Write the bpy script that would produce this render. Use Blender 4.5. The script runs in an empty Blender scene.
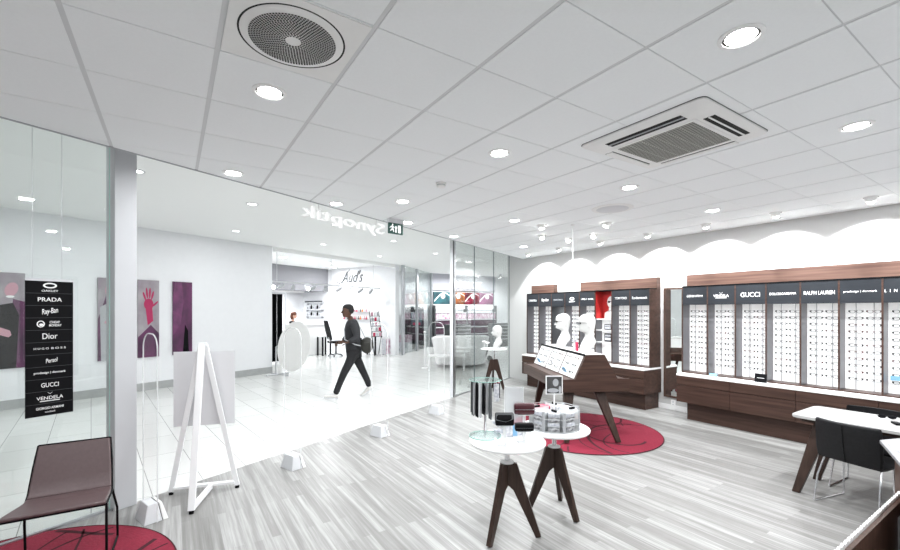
import bpy, math, random
from mathutils import Vector, Matrix
random.seed(7)
PI = math.pi
R = math.radians
scene = bpy.context.scene
C = scene.collection

# ------------------------------------------------------------------ materials
def mat(name, col, rough=.5, metal=0., spec=.5, noise=0., scale=(8, 8, 8), trans=0., ior=1.45, emit=None, es=1., coat=0., bump=0., col2=None, alpha=1.):
    m = bpy.data.materials.new(name); m.use_nodes = True
    nt = m.node_tree; b = nt.nodes['Principled BSDF']
    c = (*col, 1)
    b.inputs['Base Color'].default_value = c
    b.inputs['Roughness'].default_value = rough
    b.inputs['Metallic'].default_value = metal
    b.inputs['Specular IOR Level'].default_value = spec
    b.inputs['Transmission Weight'].default_value = trans
    b.inputs['IOR'].default_value = ior
    b.inputs['Coat Weight'].default_value = coat
    b.inputs['Alpha'].default_value = alpha
    if emit:
        b.inputs['Emission Color'].default_value = (*emit, 1)
        b.inputs['Emission Strength'].default_value = es
    if noise or col2 or bump:
        tc = nt.nodes.new('ShaderNodeTexCoord'); mp = nt.nodes.new('ShaderNodeMapping')
        mp.inputs['Scale'].default_value = scale
        nz = nt.nodes.new('ShaderNodeTexNoise'); nz.inputs['Scale'].default_value = 1; nz.inputs['Detail'].default_value = 4
        nt.links.new(tc.outputs['Object'], mp.inputs['Vector']); nt.links.new(mp.outputs['Vector'], nz.inputs['Vector'])
        if noise or col2:
            cr = nt.nodes.new('ShaderNodeValToRGB')
            if col2: a, d = col, col2
            else:
                a = tuple(max(0, v * (1 - noise)) for v in col); d = tuple(min(1, v * (1 + noise)) for v in col)
            cr.color_ramp.elements[0].position = .3; cr.color_ramp.elements[1].position = .7
            cr.color_ramp.elements[0].color = (*a, 1); cr.color_ramp.elements[1].color = (*d, 1)
            nt.links.new(nz.outputs['Fac'], cr.inputs['Fac']); nt.links.new(cr.outputs['Color'], b.inputs['Base Color'])
        if bump:
            bp = nt.nodes.new('ShaderNodeBump'); bp.inputs['Strength'].default_value = bump; bp.inputs['Distance'].default_value = .01
            nt.links.new(nz.outputs['Fac'], bp.inputs['Height']); nt.links.new(bp.outputs['Normal'], b.inputs['Normal'])
    return m

def glass_mat(name, tint, refl=.08, rough=0., k=.35):
    # thin architectural glass: mostly clear, mirror-like share
    m = bpy.data.materials.new(name); m.use_nodes = True
    nt = m.node_tree; nt.nodes.remove(nt.nodes['Principled BSDF'])
    out = nt.nodes['Material Output']
    t = nt.nodes.new('ShaderNodeBsdfTransparent'); t.inputs[0].default_value = (*tint, 1)
    g = nt.nodes.new('ShaderNodeBsdfGlossy'); g.inputs['Roughness'].default_value = rough
    fr = nt.nodes.new('ShaderNodeLayerWeight'); fr.inputs['Blend'].default_value = .25
    ma = nt.nodes.new('ShaderNodeMath'); ma.operation = 'MULTIPLY_ADD'; ma.inputs[1].default_value = k; ma.inputs[2].default_value = refl; ma.use_clamp = True
    mx = nt.nodes.new('ShaderNodeMixShader')
    nt.links.new(fr.outputs['Fresnel'], ma.inputs[0]); nt.links.new(ma.outputs[0], mx.inputs[0])
    nt.links.new(t.outputs[0], mx.inputs[1]); nt.links.new(g.outputs[0], mx.inputs[2]); nt.links.new(mx.outputs[0], out.inputs[0])
    return m

def wood_mat(name, c1, c2, scale, rough=.4):
    return mat(name, c1, rough, noise=.1, scale=scale, col2=c2, spec=.3)

M = {}
M['tile'] = mat('ceiling_tile', (.87, .89, .90), .8, noise=.01, scale=(60, 60, 60))
M['tbar'] = mat('ceiling_grid', (.66, .67, .68), .6)  # white grid bars greyed: shade of the grooves put into the colour
M['wall'] = mat('painted_wall', (.86, .86, .86), .7, noise=.01, scale=(3, 3, 3))
M['mallwall'] = mat('mall_wall_paint', (.84, .85, .87), .6, noise=.01)
M['mallceil'] = mat('mall_ceiling_paint', (.93, .94, .93), .8)
M['white'] = mat('white_lacquer', (.85, .85, .85), .3)
M['whitem'] = mat('white_metal', (.84, .84, .85), .35)
M['softwhite'] = mat('matte_white', (.82, .82, .81), .6, noise=.02)
M['grey'] = mat('grey_plastic', (.42, .43, .45), .5, noise=.03)
M['lightgrey'] = mat('light_grey_plastic', (.62, .63, .65), .45)
M['darkgrey'] = mat('dark_grey', (.09, .095, .1), .5)
M['skirt'] = mat('grey_skirting', (.40, .41, .41), .5, noise=.05)
M['black'] = mat('black_plastic', (.006, .006, .007), .45, spec=.08)
M['gap'] = mat('dark_gap', (.02, .02, .02), .9)
M['chrome'] = mat('chrome', (.75, .75, .77), .12, 1.)
M['steel'] = mat('brushed_steel', (.55, .56, .58), .35, 1.)
M['wood'] = wood_mat('walnut_horizontal', (.030, .016, .012), (.072, .039, .030), (14, 1.1, 26))
M['woodlit'] = wood_mat('walnut_header_lit', (.062, .033, .025), (.13, .075, .058), (14, 1.1, 30))  # same walnut, wall washer light put into a lighter colour
M['woodx'] = wood_mat('walnut_lengthwise', (.04, .021, .016), (.085, .048, .036), (1.2, 16, 26))
M['woodv'] = wood_mat('walnut_upright', (.045, .024, .018), (.105, .06, .045), (40, 40, 1.5))
M['woodleg'] = wood_mat('dark_stained_leg', (.030, .018, .014), (.055, .034, .027), (30, 30, 2), .35)
M['signpanel'] = mat('graphite_sign_panel', (.022, .025, .03), .5, noise=.1, scale=(3, 3, 3), spec=.2)
M['letter'] = mat('white_lettering', (.88, .88, .88), .4)
M['letterdim'] = mat('grey_lettering', (.32, .33, .35), .4)
M['lightpanel'] = mat('backlit_white_panel', (.9, .9, .9), .4, emit=(1, 1, 1), es=.2)
M['mirrorside'] = mat('grey_mirror_side', (.22, .22, .235), .35, 1.)
M['mirror'] = mat('silver_mirror', (.88, .92, .90), .01, 1.)
M['acryl'] = glass_mat('clear_acrylic', (.985, .99, .99), .012)
M['sneaker'] = mat('pale_sneaker', (.62, .61, .59), .6, noise=.1, scale=(30, 30, 30))
M['board'] = mat('easel_board', (.70, .70, .72), .6)
M['column'] = mat('grey_column_paint', (.52, .53, .55), .5)
M['plaster'] = mat('bust_plaster', (.60, .60, .59), .55)
M['desktop'] = mat('pale_desk_laminate', (.40, .395, .39), .35)
M['displaywall'] = mat('light_grey_wall_paint', (.56, .56, .555), .75, noise=.01, scale=(3, 3, 3))
M['haze'] = mat('hazy_acrylic', (.80, .83, .86), .2, alpha=.32)
M['gateglass'] = glass_mat('gate_acrylic', (.997, .997, .997), 0., k=.04)
M['gateedge'] = mat('gate_acrylic_edge', (.86, .88, .89), .25, alpha=.45)
M['acryledge'] = mat('acrylic_polished_edge', (.86, .88, .89), .25, alpha=.6)
M['glass'] = glass_mat('shop_glass', (.965, .985, .978), .03)
M['glassedge'] = mat('green_glass_edge', (.42, .66, .60), .15)
M['glasstop'] = glass_mat('table_glass', (.955, .99, .985), .06)
M['lamp'] = mat('lamp_glow', (1, 1, 1), .5, emit=(1, .98, .95), es=14)
M['lampsoft'] = mat('soft_lamp_glow', (1, 1, 1), .5, emit=(1, 1, 1), es=2.2)
M['red'] = mat('red_carpet', (.20, .010, .030), .95, noise=.12, scale=(60, 60, 60), bump=.3)
M['redline'] = mat('dark_rug_line', (.05, .006, .012), .95)
M['redpanel'] = mat('red_panel', (.42, .02, .02), .4)
M['leather'] = mat('taupe_leather', (.10, .066, .068), .42, noise=.06, scale=(40, 40, 40), bump=.05)
M['blackleather'] = mat('black_leather', (.009, .009, .01), .5, noise=.2, scale=(50, 50, 50), bump=.05, spec=.25)
M['frame'] = mat('eyeglass_frame_black', (.015, .014, .015), .3)
M['framebrown'] = mat('eyeglass_frame_brown', (.09, .03, .03), .3)
M['framesilver'] = mat('eyeglass_frame_silver', (.3, .3, .32), .3, .8)
M['lens'] = glass_mat('spectacle_lens', (.97, .98, .98), .03)
M['skin'] = mat('skin', (.10, .05, .033), .5)
M['skinlight'] = mat('fair_skin', (.55, .33, .25), .5)
M['hairblack'] = mat('black_hair', (.008, .007, .007), .6, noise=.3, scale=(90, 90, 90))
M['hairred'] = mat('auburn_hair', (.12, .035, .015), .5, noise=.3, scale=(80, 80, 80))
M['jacket'] = mat('charcoal_jacket', (.032, .033, .037), .85, noise=.15, scale=(70, 70, 70))
M['trouser'] = mat('black_trousers', (.013, .013, .015), .8, noise=.15, scale=(60, 60, 60))
M['bag'] = mat('olive_black_bag', (.022, .022, .018), .6, noise=.1)
M['crimson'] = mat('crimson_pack', (.5, .02, .08), .4)
M['orange'] = mat('orange_pack', (.75, .22, .03), .5)
M['blue'] = mat('pale_blue_card', (.25, .50, .75), .4)
M['burg'] = mat('burgundy_case', (.06, .012, .018), .35)
M['pack'] = mat('printed_grey_pack', (.80, .80, .82), .35, col2=(.06, .06, .07), scale=(38, 22, 60))
M['packw'] = mat('printed_white_pack', (.85, .85, .86), .3, col2=(.40, .42, .5), scale=(45, 45, 45))
M['purple'] = mat('poster_purple', (.16, .035, .12), .4, col2=(.045, .02, .045), scale=(4, 4, 2))
M['postergrey'] = mat('poster_grey', (.42, .40, .42), .4, col2=(.25, .20, .24), scale=(3, 3, 2))
M['pink'] = mat('poster_crimson', (.42, .02, .10), .4)
M['blurpink'] = mat('poster_blurred_violet', (.22, .06, .16), .4, col2=(.09, .03, .08), scale=(6, 6, 4))
M['pinkskin'] = mat('poster_pale_pink', (.55, .30, .36), .4)
M['teal'] = mat('advert_teal', (.04, .16, .18), .4, col2=(.01, .03, .04), scale=(3, 3, 3))
M['advorange'] = mat('advert_orange', (.55, .16, .03), .4, col2=(.08, .02, .01), scale=(3, 3, 3))
M['advred'] = mat('advert_wine', (.30, .015, .05), .4, col2=(.04, .003, .01), scale=(3, 3, 3))
M['advpink'] = mat('advert_violet', (.32, .06, .20), .4, col2=(.10, .01, .06), scale=(3, 3, 3))
M['lilac'] = mat('lilac_grey_fascia', (.50, .50, .55), .5)
M['salongrey'] = mat('salon_grey', (.27, .27, .29), .7)
M['cosm'] = mat('cosmetics_rows', (.012, .01, .013), .4, col2=(.14, .07, .11), scale=(30, 30, 14))
M['cosmw'] = mat('cosmetics_pale_rows', (.8, .78, .82), .4, col2=(.30, .06, .16), scale=(26, 26, 10))
M['exitgreen'] = mat('exit_green', (.008, .045, .036), .4, emit=(.006, .045, .036), es=.25)
M['exitwhite'] = mat('exit_white', (.9, .9, .9), .4, emit=(1, 1, 1), es=.2)
M['grille'] = mat('cassette_grille', (.42, .42, .385), .5)
M['countertop'] = mat('pale_grey_worktop', (.30, .30, .31), .3)
M['joint'] = mat('glass_joint', (.16, .19, .2), .3)
M['signglow'] = mat('glowing_white_letters', (.9, .9, .9), .4, emit=(1, 1, 1), es=.22)  # glow added so the white sign letters do not turn out grey
M['photo'] = mat('dark_photo_print', (.012, .012, .013), .3, col2=(.10, .10, .10), scale=(9, 9, 9))

def floor_wood():
    m = bpy.data.materials.new('whitewashed_plank_floor'); m.use_nodes = True
    nt = m.node_tree; b = nt.nodes['Principled BSDF']; N = nt.nodes.new; L = nt.links.new
    tc = N('ShaderNodeTexCoord'); mp = N('ShaderNodeMapping'); mp.inputs['Rotation'].default_value = (0, 0, R(90))
    L(tc.outputs['Object'], mp.inputs['Vector'])
    br = N('ShaderNodeTexBrick'); br.offset = .37; br.offset_frequency = 2
    br.inputs['Color1'].default_value = (0, 0, 0, 1); br.inputs['Color2'].default_value = (1, 1, 1, 1); br.inputs['Mortar'].default_value = (.42, .42, .42, 1)
    br.inputs['Scale'].default_value = 1; br.inputs['Mortar Size'].default_value = .0012; br.inputs['Brick Width'].default_value = 1.05; br.inputs['Row Height'].default_value = .066
    br.inputs['Bias'].default_value = 0
    L(mp.outputs['Vector'], br.inputs['Vector'])
    m2 = N('ShaderNodeMapping'); m2.inputs['Scale'].default_value = (30, .9, 1); L(tc.outputs['Object'], m2.inputs['Vector'])
    nz = N('ShaderNodeTexNoise'); nz.inputs['Scale'].default_value = 1; nz.inputs['Detail'].default_value = 6; nz.inputs['Roughness'].default_value = .65
    L(m2.outputs['Vector'], nz.inputs['Vector'])
    mx = N('ShaderNodeMath'); mx.operation = 'MULTIPLY_ADD'; mx.inputs[1].default_value = .42
    L(br.outputs['Color'], mx.inputs[0])
    m3 = N('ShaderNodeMath'); m3.operation = 'MULTIPLY_ADD'; m3.inputs[1].default_value = 1.7; m3.inputs[2].default_value = -.55
    L(nz.outputs['Fac'], m3.inputs[0]); L(m3.outputs[0], mx.inputs[2])
    cr = N('ShaderNodeValToRGB'); e = cr.color_ramp.elements
    e[0].position = .05; e[0].color = (.175, .172, .164, 1); e[1].position = .95; e[1].color = (.42, .42, .415, 1)
    k = e.new(.5); k.color = (.25, .247, .24, 1)
    L(mx.outputs[0], cr.inputs['Fac']); L(cr.outputs['Color'], b.inputs['Base Color'])
    b.inputs['Roughness'].default_value = .33; b.inputs['Specular IOR Level'].default_value = .4
    return m
def floor_tile():
    m = bpy.data.materials.new('white_mall_floor_tile'); m.use_nodes = True
    nt = m.node_tree; b = nt.nodes['Principled BSDF']; N = nt.nodes.new; L = nt.links.new
    tc = N('ShaderNodeTexCoord'); mp = N('ShaderNodeMapping'); mp.inputs['Rotation'].default_value = (0, 0, R(83))
    L(tc.outputs['Object'], mp.inputs['Vector'])
    br = N('ShaderNodeTexBrick'); br.offset = .5
    br.inputs['Color1'].default_value = (.72, .73, .715, 1); br.inputs['Color2'].default_value = (.66, .67, .655, 1); br.inputs['Mortar'].default_value = (.30, .31, .30, 1)
    br.inputs['Scale'].default_value = 1; br.inputs['Mortar Size'].default_value = .004; br.inputs['Brick Width'].default_value = .9; br.inputs['Row Height'].default_value = .45
    L(mp.outputs['Vector'], br.inputs['Vector']); L(br.outputs['Color'], b.inputs['Base Color'])
    b.inputs['Roughness'].default_value = .22
    return m
M['floor'] = floor_wood(); M['mallfloor'] = floor_tile()

# ------------------------------------------------------------------ mesh helpers
class MB:
    def __init__(s): s.v = []; s.f = []; s.mi = []
    def add(s, vs, fs, mi=0):
        o = len(s.v); s.v += [tuple(v) for v in vs]
        for f in fs: s.f.append(tuple(i + o for i in f)); s.mi.append(mi)
        return s
    def box(s, x0, y0, z0, x1, y1, z1, mi=0):
        v = [(x0, y0, z0), (x1, y0, z0), (x1, y1, z0), (x0, y1, z0), (x0, y0, z1), (x1, y0, z1), (x1, y1, z1), (x0, y1, z1)]
        return s.add(v, [(3, 2, 1, 0), (4, 5, 6, 7), (0, 1, 5, 4), (1, 2, 6, 5), (2, 3, 7, 6), (3, 0, 4, 7)], mi)
    def loft(s, rings, mi=0, cap=True, closed=True):
        n = len(rings[0]); o = len(s.v)
        for r in rings: s.v += [tuple(p) for p in r]
        for k in range(len(rings) - 1):
            for i in range(n if closed else n - 1):
                a = o + k * n + i; b_ = o + k * n + (i + 1) % n
                s.f.append((a, b_, b_ + n, a + n)); s.mi.append(mi)
        if cap and closed:
            s.f.append(tuple(o + i for i in range(n))[::-1]); s.mi.append(mi)
            q = o + (len(rings) - 1) * n
            s.f.append(tuple(q + i for i in range(n))); s.mi.append(mi)
        return s
    def lathe(s, prof, c=(0, 0, 0), n=32, mi=0, cap=True):
        return s.loft([[(c[0] + r * math.cos(2 * PI * i / n), c[1] + r * math.sin(2 * PI * i / n), c[2] + z) for i in range(n)] for r, z in prof], mi, cap)
    def prism(s, poly, t0, t1, ax='y', mi=0):
        # poly in the two other axes, extruded along ax
        def P(a, b, t): return {'x': (t, a, b), 'y': (a, t, b), 'z': (a, b, t)}[ax]
        return s.loft([[P(a, b, t0) for a, b in poly], [P(a, b, t1) for a, b in poly]], mi)
    def tube(s, pts, r, n=8, mi=0, closed=False):
        pts = [Vector(p) for p in pts]; rings = []
        m = len(pts); rr = r if isinstance(r, (list, tuple)) else [r] * m
        up = None
        for i, p in enumerate(pts):
            if closed: t = (pts[(i + 1) % m] - pts[i - 1])
            else: t = pts[min(i + 1, m - 1)] - pts[max(i - 1, 0)]
            t.normalize()
            if up is None:
                up = Vector((0, 0, 1)) if abs(t.z) < .9 else Vector((1, 0, 0))
            a = t.cross(up); a.normalize(); b = a.cross(t); b.normalize(); up = b
            rings.append([p + rr[i] * (math.cos(2 * PI * k / n) * a + math.sin(2 * PI * k / n) * b) for k in range(n)])
        if closed: rings.append(rings[0]); return s.loft(rings, mi, False)
        return s.loft(rings, mi)
    def ball(s, c, rx, ry=None, rz=None, n=16, m=10, mi=0):
        ry = rx if ry is None else ry; rz = rx if rz is None else rz
        rings = []
        for j in range(m + 1):
            a = -PI / 2 + PI * j / m; q = max(math.cos(a), .02)
            rings.append([(c[0] + rx * q * math.cos(2 * PI * i / n), c[1] + ry * q * math.sin(2 * PI * i / n), c[2] + rz * math.sin(a)) for i in range(n)])
        return s.loft(rings, mi)
    def xform(s, mt, start=0):
        for i in range(start, len(s.v)): s.v[i] = tuple(mt @ Vector(s.v[i]))
        return s
    def build(s, name, mats, parent=None, loc=(0, 0, 0), rz=0., smooth=False, bevel=0., rot=None):
        me = bpy.data.meshes.new(name); me.from_pydata(s.v, [], s.f)
        if not isinstance(mats, (list, tuple)): mats = [mats]
        for m in mats: me.materials.append(M[m])
        for p, i in zip(me.polygons, s.mi): p.material_index = i
        if smooth:
            me.polygons.foreach_set('use_smooth', [True] * len(me.polygons))
            me.update()
            try: me.set_sharp_from_angle(angle=R(40))
            except Exception: pass
        me.update()
        o = bpy.data.objects.new(name, me); C.objects.link(o); o.location = loc; o.rotation_euler = rot or (0, 0, rz)
        if parent: o.parent = parent
        if bevel:
            b = o.modifiers.new('edge', 'BEVEL'); b.width = bevel; b.segments = 2; b.limit_method = 'ANGLE'
        return o

def tag(o, label, cat, group=None):
    o['label'] = label; o['category'] = cat
    if group: o['group'] = group
    return o
def thing(name, label, cat, loc=(0, 0, 0), rz=0., group=None, rot=None):
    o = bpy.data.objects.new(name, None); C.objects.link(o); o.empty_display_size = .1
    o.location = loc; o.rotation_euler = rot or (0, 0, rz)
    return tag(o, label, cat, group)
def struct(o): o['kind'] = 'structure'; return o
def dup(root, loc=None, rz=None, label=None):
    r = root.copy(); C.objects.link(r)
    if loc is not None: r.location = loc
    if rz is not None: r.rotation_euler = (0, 0, rz)
    if label: r['label'] = label
    for ch in list(root.children):
        c = ch.copy(); C.objects.link(c); c.parent = r
        for g in list(ch.children):
            d = g.copy(); C.objects.link(d); d.parent = c
    return r
def text(name, body, mat_, parent, loc, rot, height=None, width=None, shear=0., spacing=1., extrude=.002, bold=0.):
    cu = bpy.data.curves.new(name, 'FONT'); cu.body = body; cu.align_x = 'CENTER'; cu.align_y = 'CENTER'
    cu.size = 1; cu.extrude = 0; cu.shear = shear; cu.space_character = spacing; cu.resolution_u = 3
    if bold: cu.offset = bold
    t = bpy.data.objects.new(name, cu); C.objects.link(t)
    dg = bpy.context.evaluated_depsgraph_get()
    me = bpy.data.meshes.new_from_object(t.evaluated_get(dg))
    bpy.data.objects.remove(t); bpy.data.curves.remove(cu)
    xs = [v.co.x for v in me.vertices]; ys = [v.co.y for v in me.vertices]
    w = max(xs) - min(xs); h = max(ys) - min(ys); cx = (max(xs) + min(xs)) / 2; cy = (max(ys) + min(ys)) / 2
    sx = width / w if width else None; sy = height / h if height else None
    sx = sx or sy; sy = sy or sx
    for v in me.vertices: v.co = ((v.co.x - cx) * sx, (v.co.y - cy) * sy, 0)
    me.name = name; me.materials.clear(); me.materials.append(M[mat_])
    o = bpy.data.objects.new(name, me); C.objects.link(o); o.parent = parent; o.location = loc; o.rotation_euler = rot
    s = o.modifiers.new('thick', 'SOLIDIFY'); s.thickness = extrude; s.offset = 1
    return o
def ellipse(name, m, parent, loc, rot, rx, ry, thick=None, d=.002):
    mb = MB(); n = 28
    if thick:
        o = [(rx * math.cos(2 * PI * i / n), ry * math.sin(2 * PI * i / n)) for i in range(n)]
        q = [((rx - thick) * math.cos(2 * PI * i / n), (ry - thick * .8) * math.sin(2 * PI * i / n)) for i in range(n)]
        mb.loft([[(a, b, 0) for a, b in o], [(a, b, d) for a, b in o], [(a, b, d) for a, b in q], [(a, b, 0) for a, b in q]], cap=False)
    else:
        mb.lathe([(1, 0), (1, d)], n=n); mb.v = [(x * rx, y * ry, z) for x, y, z in mb.v]
    return mb.build(name, m, parent, loc, rot=rot)
ORD = ['first', 'second', 'third', 'fourth', 'fifth', 'sixth', 'seventh', 'eighth', 'ninth', 'tenth', 'eleventh', 'twelfth', 'thirteenth']

# ------------------------------------------------------------------ layout frames
CH, CE, XW = 1.775, 3.097, 7.5          # eye height, shop ceiling, display wall
FA = math.atan(.4655); cF, sF = math.cos(FA), math.sin(FA)
def fac(s, n=0, z=0): return (s * cF - n * sF, 5.02 + s * sF + n * cF, z)      # shop front line
def mal(s, n=0, z=0): return (s * cF - n * sF, 11.85 + s * sF + n * cF, z)     # opposite side of the arcade
MC = 3.62                                                                       # arcade ceiling
XL, YB = -4.0, -3.2
YF = lambda x: 5.02 + .4655 * x
EDGE = .47 * 1.0                                                                # ceiling stops short of the glass
YC = lambda x: 4.55 + .4655 * x
YE = YF(XW)

# ------------------------------------------------------------------ room shell
mb = MB(); mb.prism([(XL, YB), (XW, YB), (XW, YF(XW)), (XL, YF(XL))], -.05, 0, 'z')
struct(mb.build('floor', 'floor'))
mb = MB(); a, b, c, d = fac(-14, .0), fac(30, .0), fac(30, 24), fac(-14, 24)
mb.prism([a[:2], b[:2], c[:2], d[:2]], -.05, 0, 'z'); struct(mb.build('floor_arcade', 'mallfloor'))
# slab above the grid + tiles hanging in it
mb = MB(); mb.prism([(XL, YB), (XW, YB), (XW, YC(XW)), (XL, YC(XL))], CE + .0035, MC + .06, 'z', 0)
ceiling = struct(mb.build('ceiling', ['tbar', 'tile']))
def clip(poly):
    out = []                                             # keep y <= YC(x)-.02 and x <= XW, x>=XL
    def cut(poly, f):
        r = []
        for i in range(len(poly)):
            p, q = poly[i], poly[(i + 1) % len(poly)]; fp, fq = f(p), f(q)
            if fp >= 0: r.append(p)
            if fp * fq < 0:
                t = fp / (fp - fq); r.append((p[0] + t * (q[0] - p[0]), p[1] + t * (q[1] - p[1])))
        return r
    for f in (lambda p: YC(p[0]) - .012 - p[1], lambda p: XW - .012 - p[0], lambda p: p[0] - XL, lambda p: p[1] - YB):
        poly = cut(poly, f)
        if len(poly) < 3: return None
    return poly
GX, GY = 1.3918, 1.8373
tiles = MB()
for i in range(-10, 12):
    for j in range(-9, 12):
        x0, y0 = GX + .6 * i, GY + .6 * j
        p = clip([(x0 + .0125, y0 + .0035), (x0 + .5875, y0 + .0035), (x0 + .5875, y0 + .5965), (x0 + .0125, y0 + .5965)])
        if p: tiles.prism(p, CE, CE + .0035, 'z')
o = struct(tiles.build('ceiling_tiles', 'tile'))
# edge trim of the ceiling along the shop front
mb = MB(); e0, e1 = (XL, YC(XL)), (XW, YC(XW))
mb.prism([(e0[0], e0[1] - .012), (e1[0], e1[1] - .012), (e1[0], e1[1] + .004), (e0[0], e0[1] + .004)], CE - .008, CE + .03, 'z')
struct(mb.build('trim_1', 'grey'))
# walls
mb = MB(); mb.box(XW, YB, 0, XW + .15, YE + .1, MC + .05); struct(mb.build('wall_right', 'displaywall'))
mb = MB(); mb.box(XL - .15, YB, 0, XL, YF(XL), CE + .1); struct(mb.build('wall_left', 'wall'))
mb = MB(); mb.box(XL - .15, YB - .15, 0, XW + .15, YB, CE + .1); struct(mb.build('wall_back', 'wall'))
mb = MB(); mb.box(XW - .015, 3.0, 0, XW, 4.6, .09); struct(mb.build('baseboard_right', 'white'))
# arcade: opposite wall, ceiling, ends
def slab(name, s0, s1, n0, n1, z0, z1, m, frame=mal):
    mb = MB(); p = [frame(s0, n0)[:2], frame(s1, n0)[:2], frame(s1, n1)[:2], frame(s0, n1)[:2]]
    mb.prism(p, z0, z1, 'z'); return mb.build(name, m)
SO = 2.65                                                   # the white wall ends, the nail salon begins
struct(slab('wall_arcade', -14, SO, 0, .3, 0, MC + .05, 'mallwall'))
struct(slab('baseboard_arcade', -14, SO, -.015, 0, 0, .17, 'skirt'))
mb = MB(); p = [fac(-14, -.426), fac(30, -.426), fac(30, 24), fac(-14, 24)]
mb.prism([q[:2] for q in p], MC, MC + .05, 'z'); struct(mb.build('ceiling_arcade', 'mallceil'))
struct(slab('wall_arcade_west', -14.2, -14, 0, 8, 0, MC, 'mallwall', fac))
struct(slab('wall_arcade_east', 22, 22.2, -2, 24, 0, MC, 'mallwall', fac))
struct(slab('wall_arcade_north', -14, 30, 23, 23.2, 0, MC, 'mallwall', fac))
struct(slab('wall_neighbour', 8.35, 22, -.3, -.1, 0, MC, 'mallwall', fac))
struct(slab('wall_neighbour_west', -14, XL / cF - .05, -.3, -.1, 0, MC, 'mallwall', fac))

# ------------------------------------------------------------------ shop front
def pane(name, s0, s1, n=0., edge='glassedge'):
    mb = MB(); mb.box(s0, -.006, .02, s1, .006, MC)
    o = struct(mb.build(name, 'glass', None, (0, 5.02, 0), FA))
    if edge:
        e = MB(); e.box(s1 - .004, -.0062, .02, s1, .0062, MC); e.box(s0, -.0062, .02, s0 + .003, .0062, MC)
        e.build('glass_edge', edge, o)
    return o
# column between the glazing and the open entrance, post at the far side of the entrance
scol = -.41
pane('window_1', XL / cF, -1.35 - .6); pane('window_2', -1.94, scol - .10)
mb = MB(); mb.box(-.085, -.09, 0, .085, .09, MC)
struct(mb.build('trim_column', 'column', None, fac(scol, .03), FA, bevel=.004))
spost = 5.33
post = MB(); post.box(-.055, -.03, 0, -.02, .03, MC, 1); post.box(-.02, -.03, 0, .004, .03, MC, 2); post.box(.004, -.04, 0, .06, .04, MC, 0)
struct(post.build('trim_post', ['steel', 'lightgrey', 'black'], None, fac(spost), FA))
cuts = [spost + .065, 6.28, 7.27, 8.22]
for k in range(3): pane('window_%d' % (k + 3), cuts[k] + .003, cuts[k + 1] - .003, edge='joint')
mb = MB(); mb.box(spost + .06, -.02, 0, 8.27, .02, .02); struct(mb.build('trim_rail', 'steel', None, (0, 5.02, 0), FA))
mb = MB(); mb.box(XL / cF, -.02, 0, scol - .09, .02, .02); struct(mb.build('trim_sill', 'steel', None, (0, 5.02, 0), FA))

# ------------------------------------------------------------------ ceiling fixtures
def light(name, kind, parent, loc, power, rot=(0, 0, 0), size=.1, spot=None, blend=.2, col=(1, 1, 1)):
    l = bpy.data.lights.new(name, kind); l.energy = power; l.color = (.965, .985, 1)
    if kind == 'AREA': l.shape = 'DISK'; l.size = size
    if kind == 'SPOT': l.spot_size = spot; l.spot_blend = blend; l.shadow_soft_size = size
    if kind == 'POINT': l.shadow_soft_size = size
    o = bpy.data.objects.new(name, l); C.objects.link(o); o.parent = parent; o.location = loc; o.rotation_euler = rot
    return o
DL_POWER = 9
def downlight_proto():
    t = thing('downlight', '', 'ceiling light', (0, 0, CE), 0, 'round downlights recessed in the shop ceiling')
    mb = MB(); mb.lathe([(.098, 0), (.098, -.004), (.078, -.008), (.078, .004)], n=36, cap=False); mb.build('trim_ring', 'white', t, smooth=True)
    mb = MB(); mb.lathe([(.078, -.001), (.078, -.003), (.066, -.003), (.066, -.001)], n=36, cap=False)
    mb.build('dark_gap', 'gap', t)
    mb = MB(); mb.lathe([(.068, -.002), (.062, -.007), (.03, -.012), (.002, -.013)], n=30); mb.build('lamp_glass', 'lamp', t, smooth=True)
    light('lamp', 'AREA', t, (0, 0, -.02), DL_POWER, size=.13)
    return t
DL = [(.492, 2.737, 'downlight beside the large perforated round vent'), (2.292, .937, 'big bright downlight at the top edge, right of the middle'),
      (4.092, .937, 'downlight on the right, beyond the ceiling cassette'), (2.292, 2.737, 'downlight left of the ceiling cassette, near the smoke detector'),
      (4.092, 2.737, 'downlight just beyond the lower corner of the ceiling cassette'), (.492, 4.537, 'leftmost downlight close to the ceiling edge above the glass'),
      (1.692, 5.137, 'downlight above the row of white letters at the ceiling edge'), (2.33, 4.59, 'downlight just above the green exit sign'),
      (2.948, 5.65, 'small downlight right beside the green exit sign'), (4.186, 6.25, 'downlight at the ceiling edge by the grey entrance post'),
      (4.187, 4.66, 'downlight between the smoke detector and the hanging white rod'), (6.04, 6.45, 'farthest downlight, near the corner of glass front and display wall'),
      (5.95, 2.76, 'downlight near the long display wall, right of the round disc vent'), (5.892, .937, 'downlight over the desk side'),
      (-1.308, 2.737, 'downlight over the lounge chair side'), (-1.308, .937, 'downlight behind the viewer on the left'), (.492, .937, 'downlight above the viewer'),
      (.492, -.863, 'downlight behind the viewer'), (4.092, -.863, 'downlight behind the counter'), (2.292, -2.06, 'rearmost downlight far behind the viewer')]
dp = None
for x, y, lab in DL:
    if dp is None: dp = downlight_proto(); o = dp; o.location = (x, y, CE); o['label'] = lab
    else: o = dup(dp, (x, y, CE), 0, lab)
    if x > 3.5:                                     # the lamps over the display side are the stronger ones
        for ch in o.children:
            if ch.type == 'LIGHT': ch.data = ch.data.copy(); ch.data.energy = DL_POWER * 2.6
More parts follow.
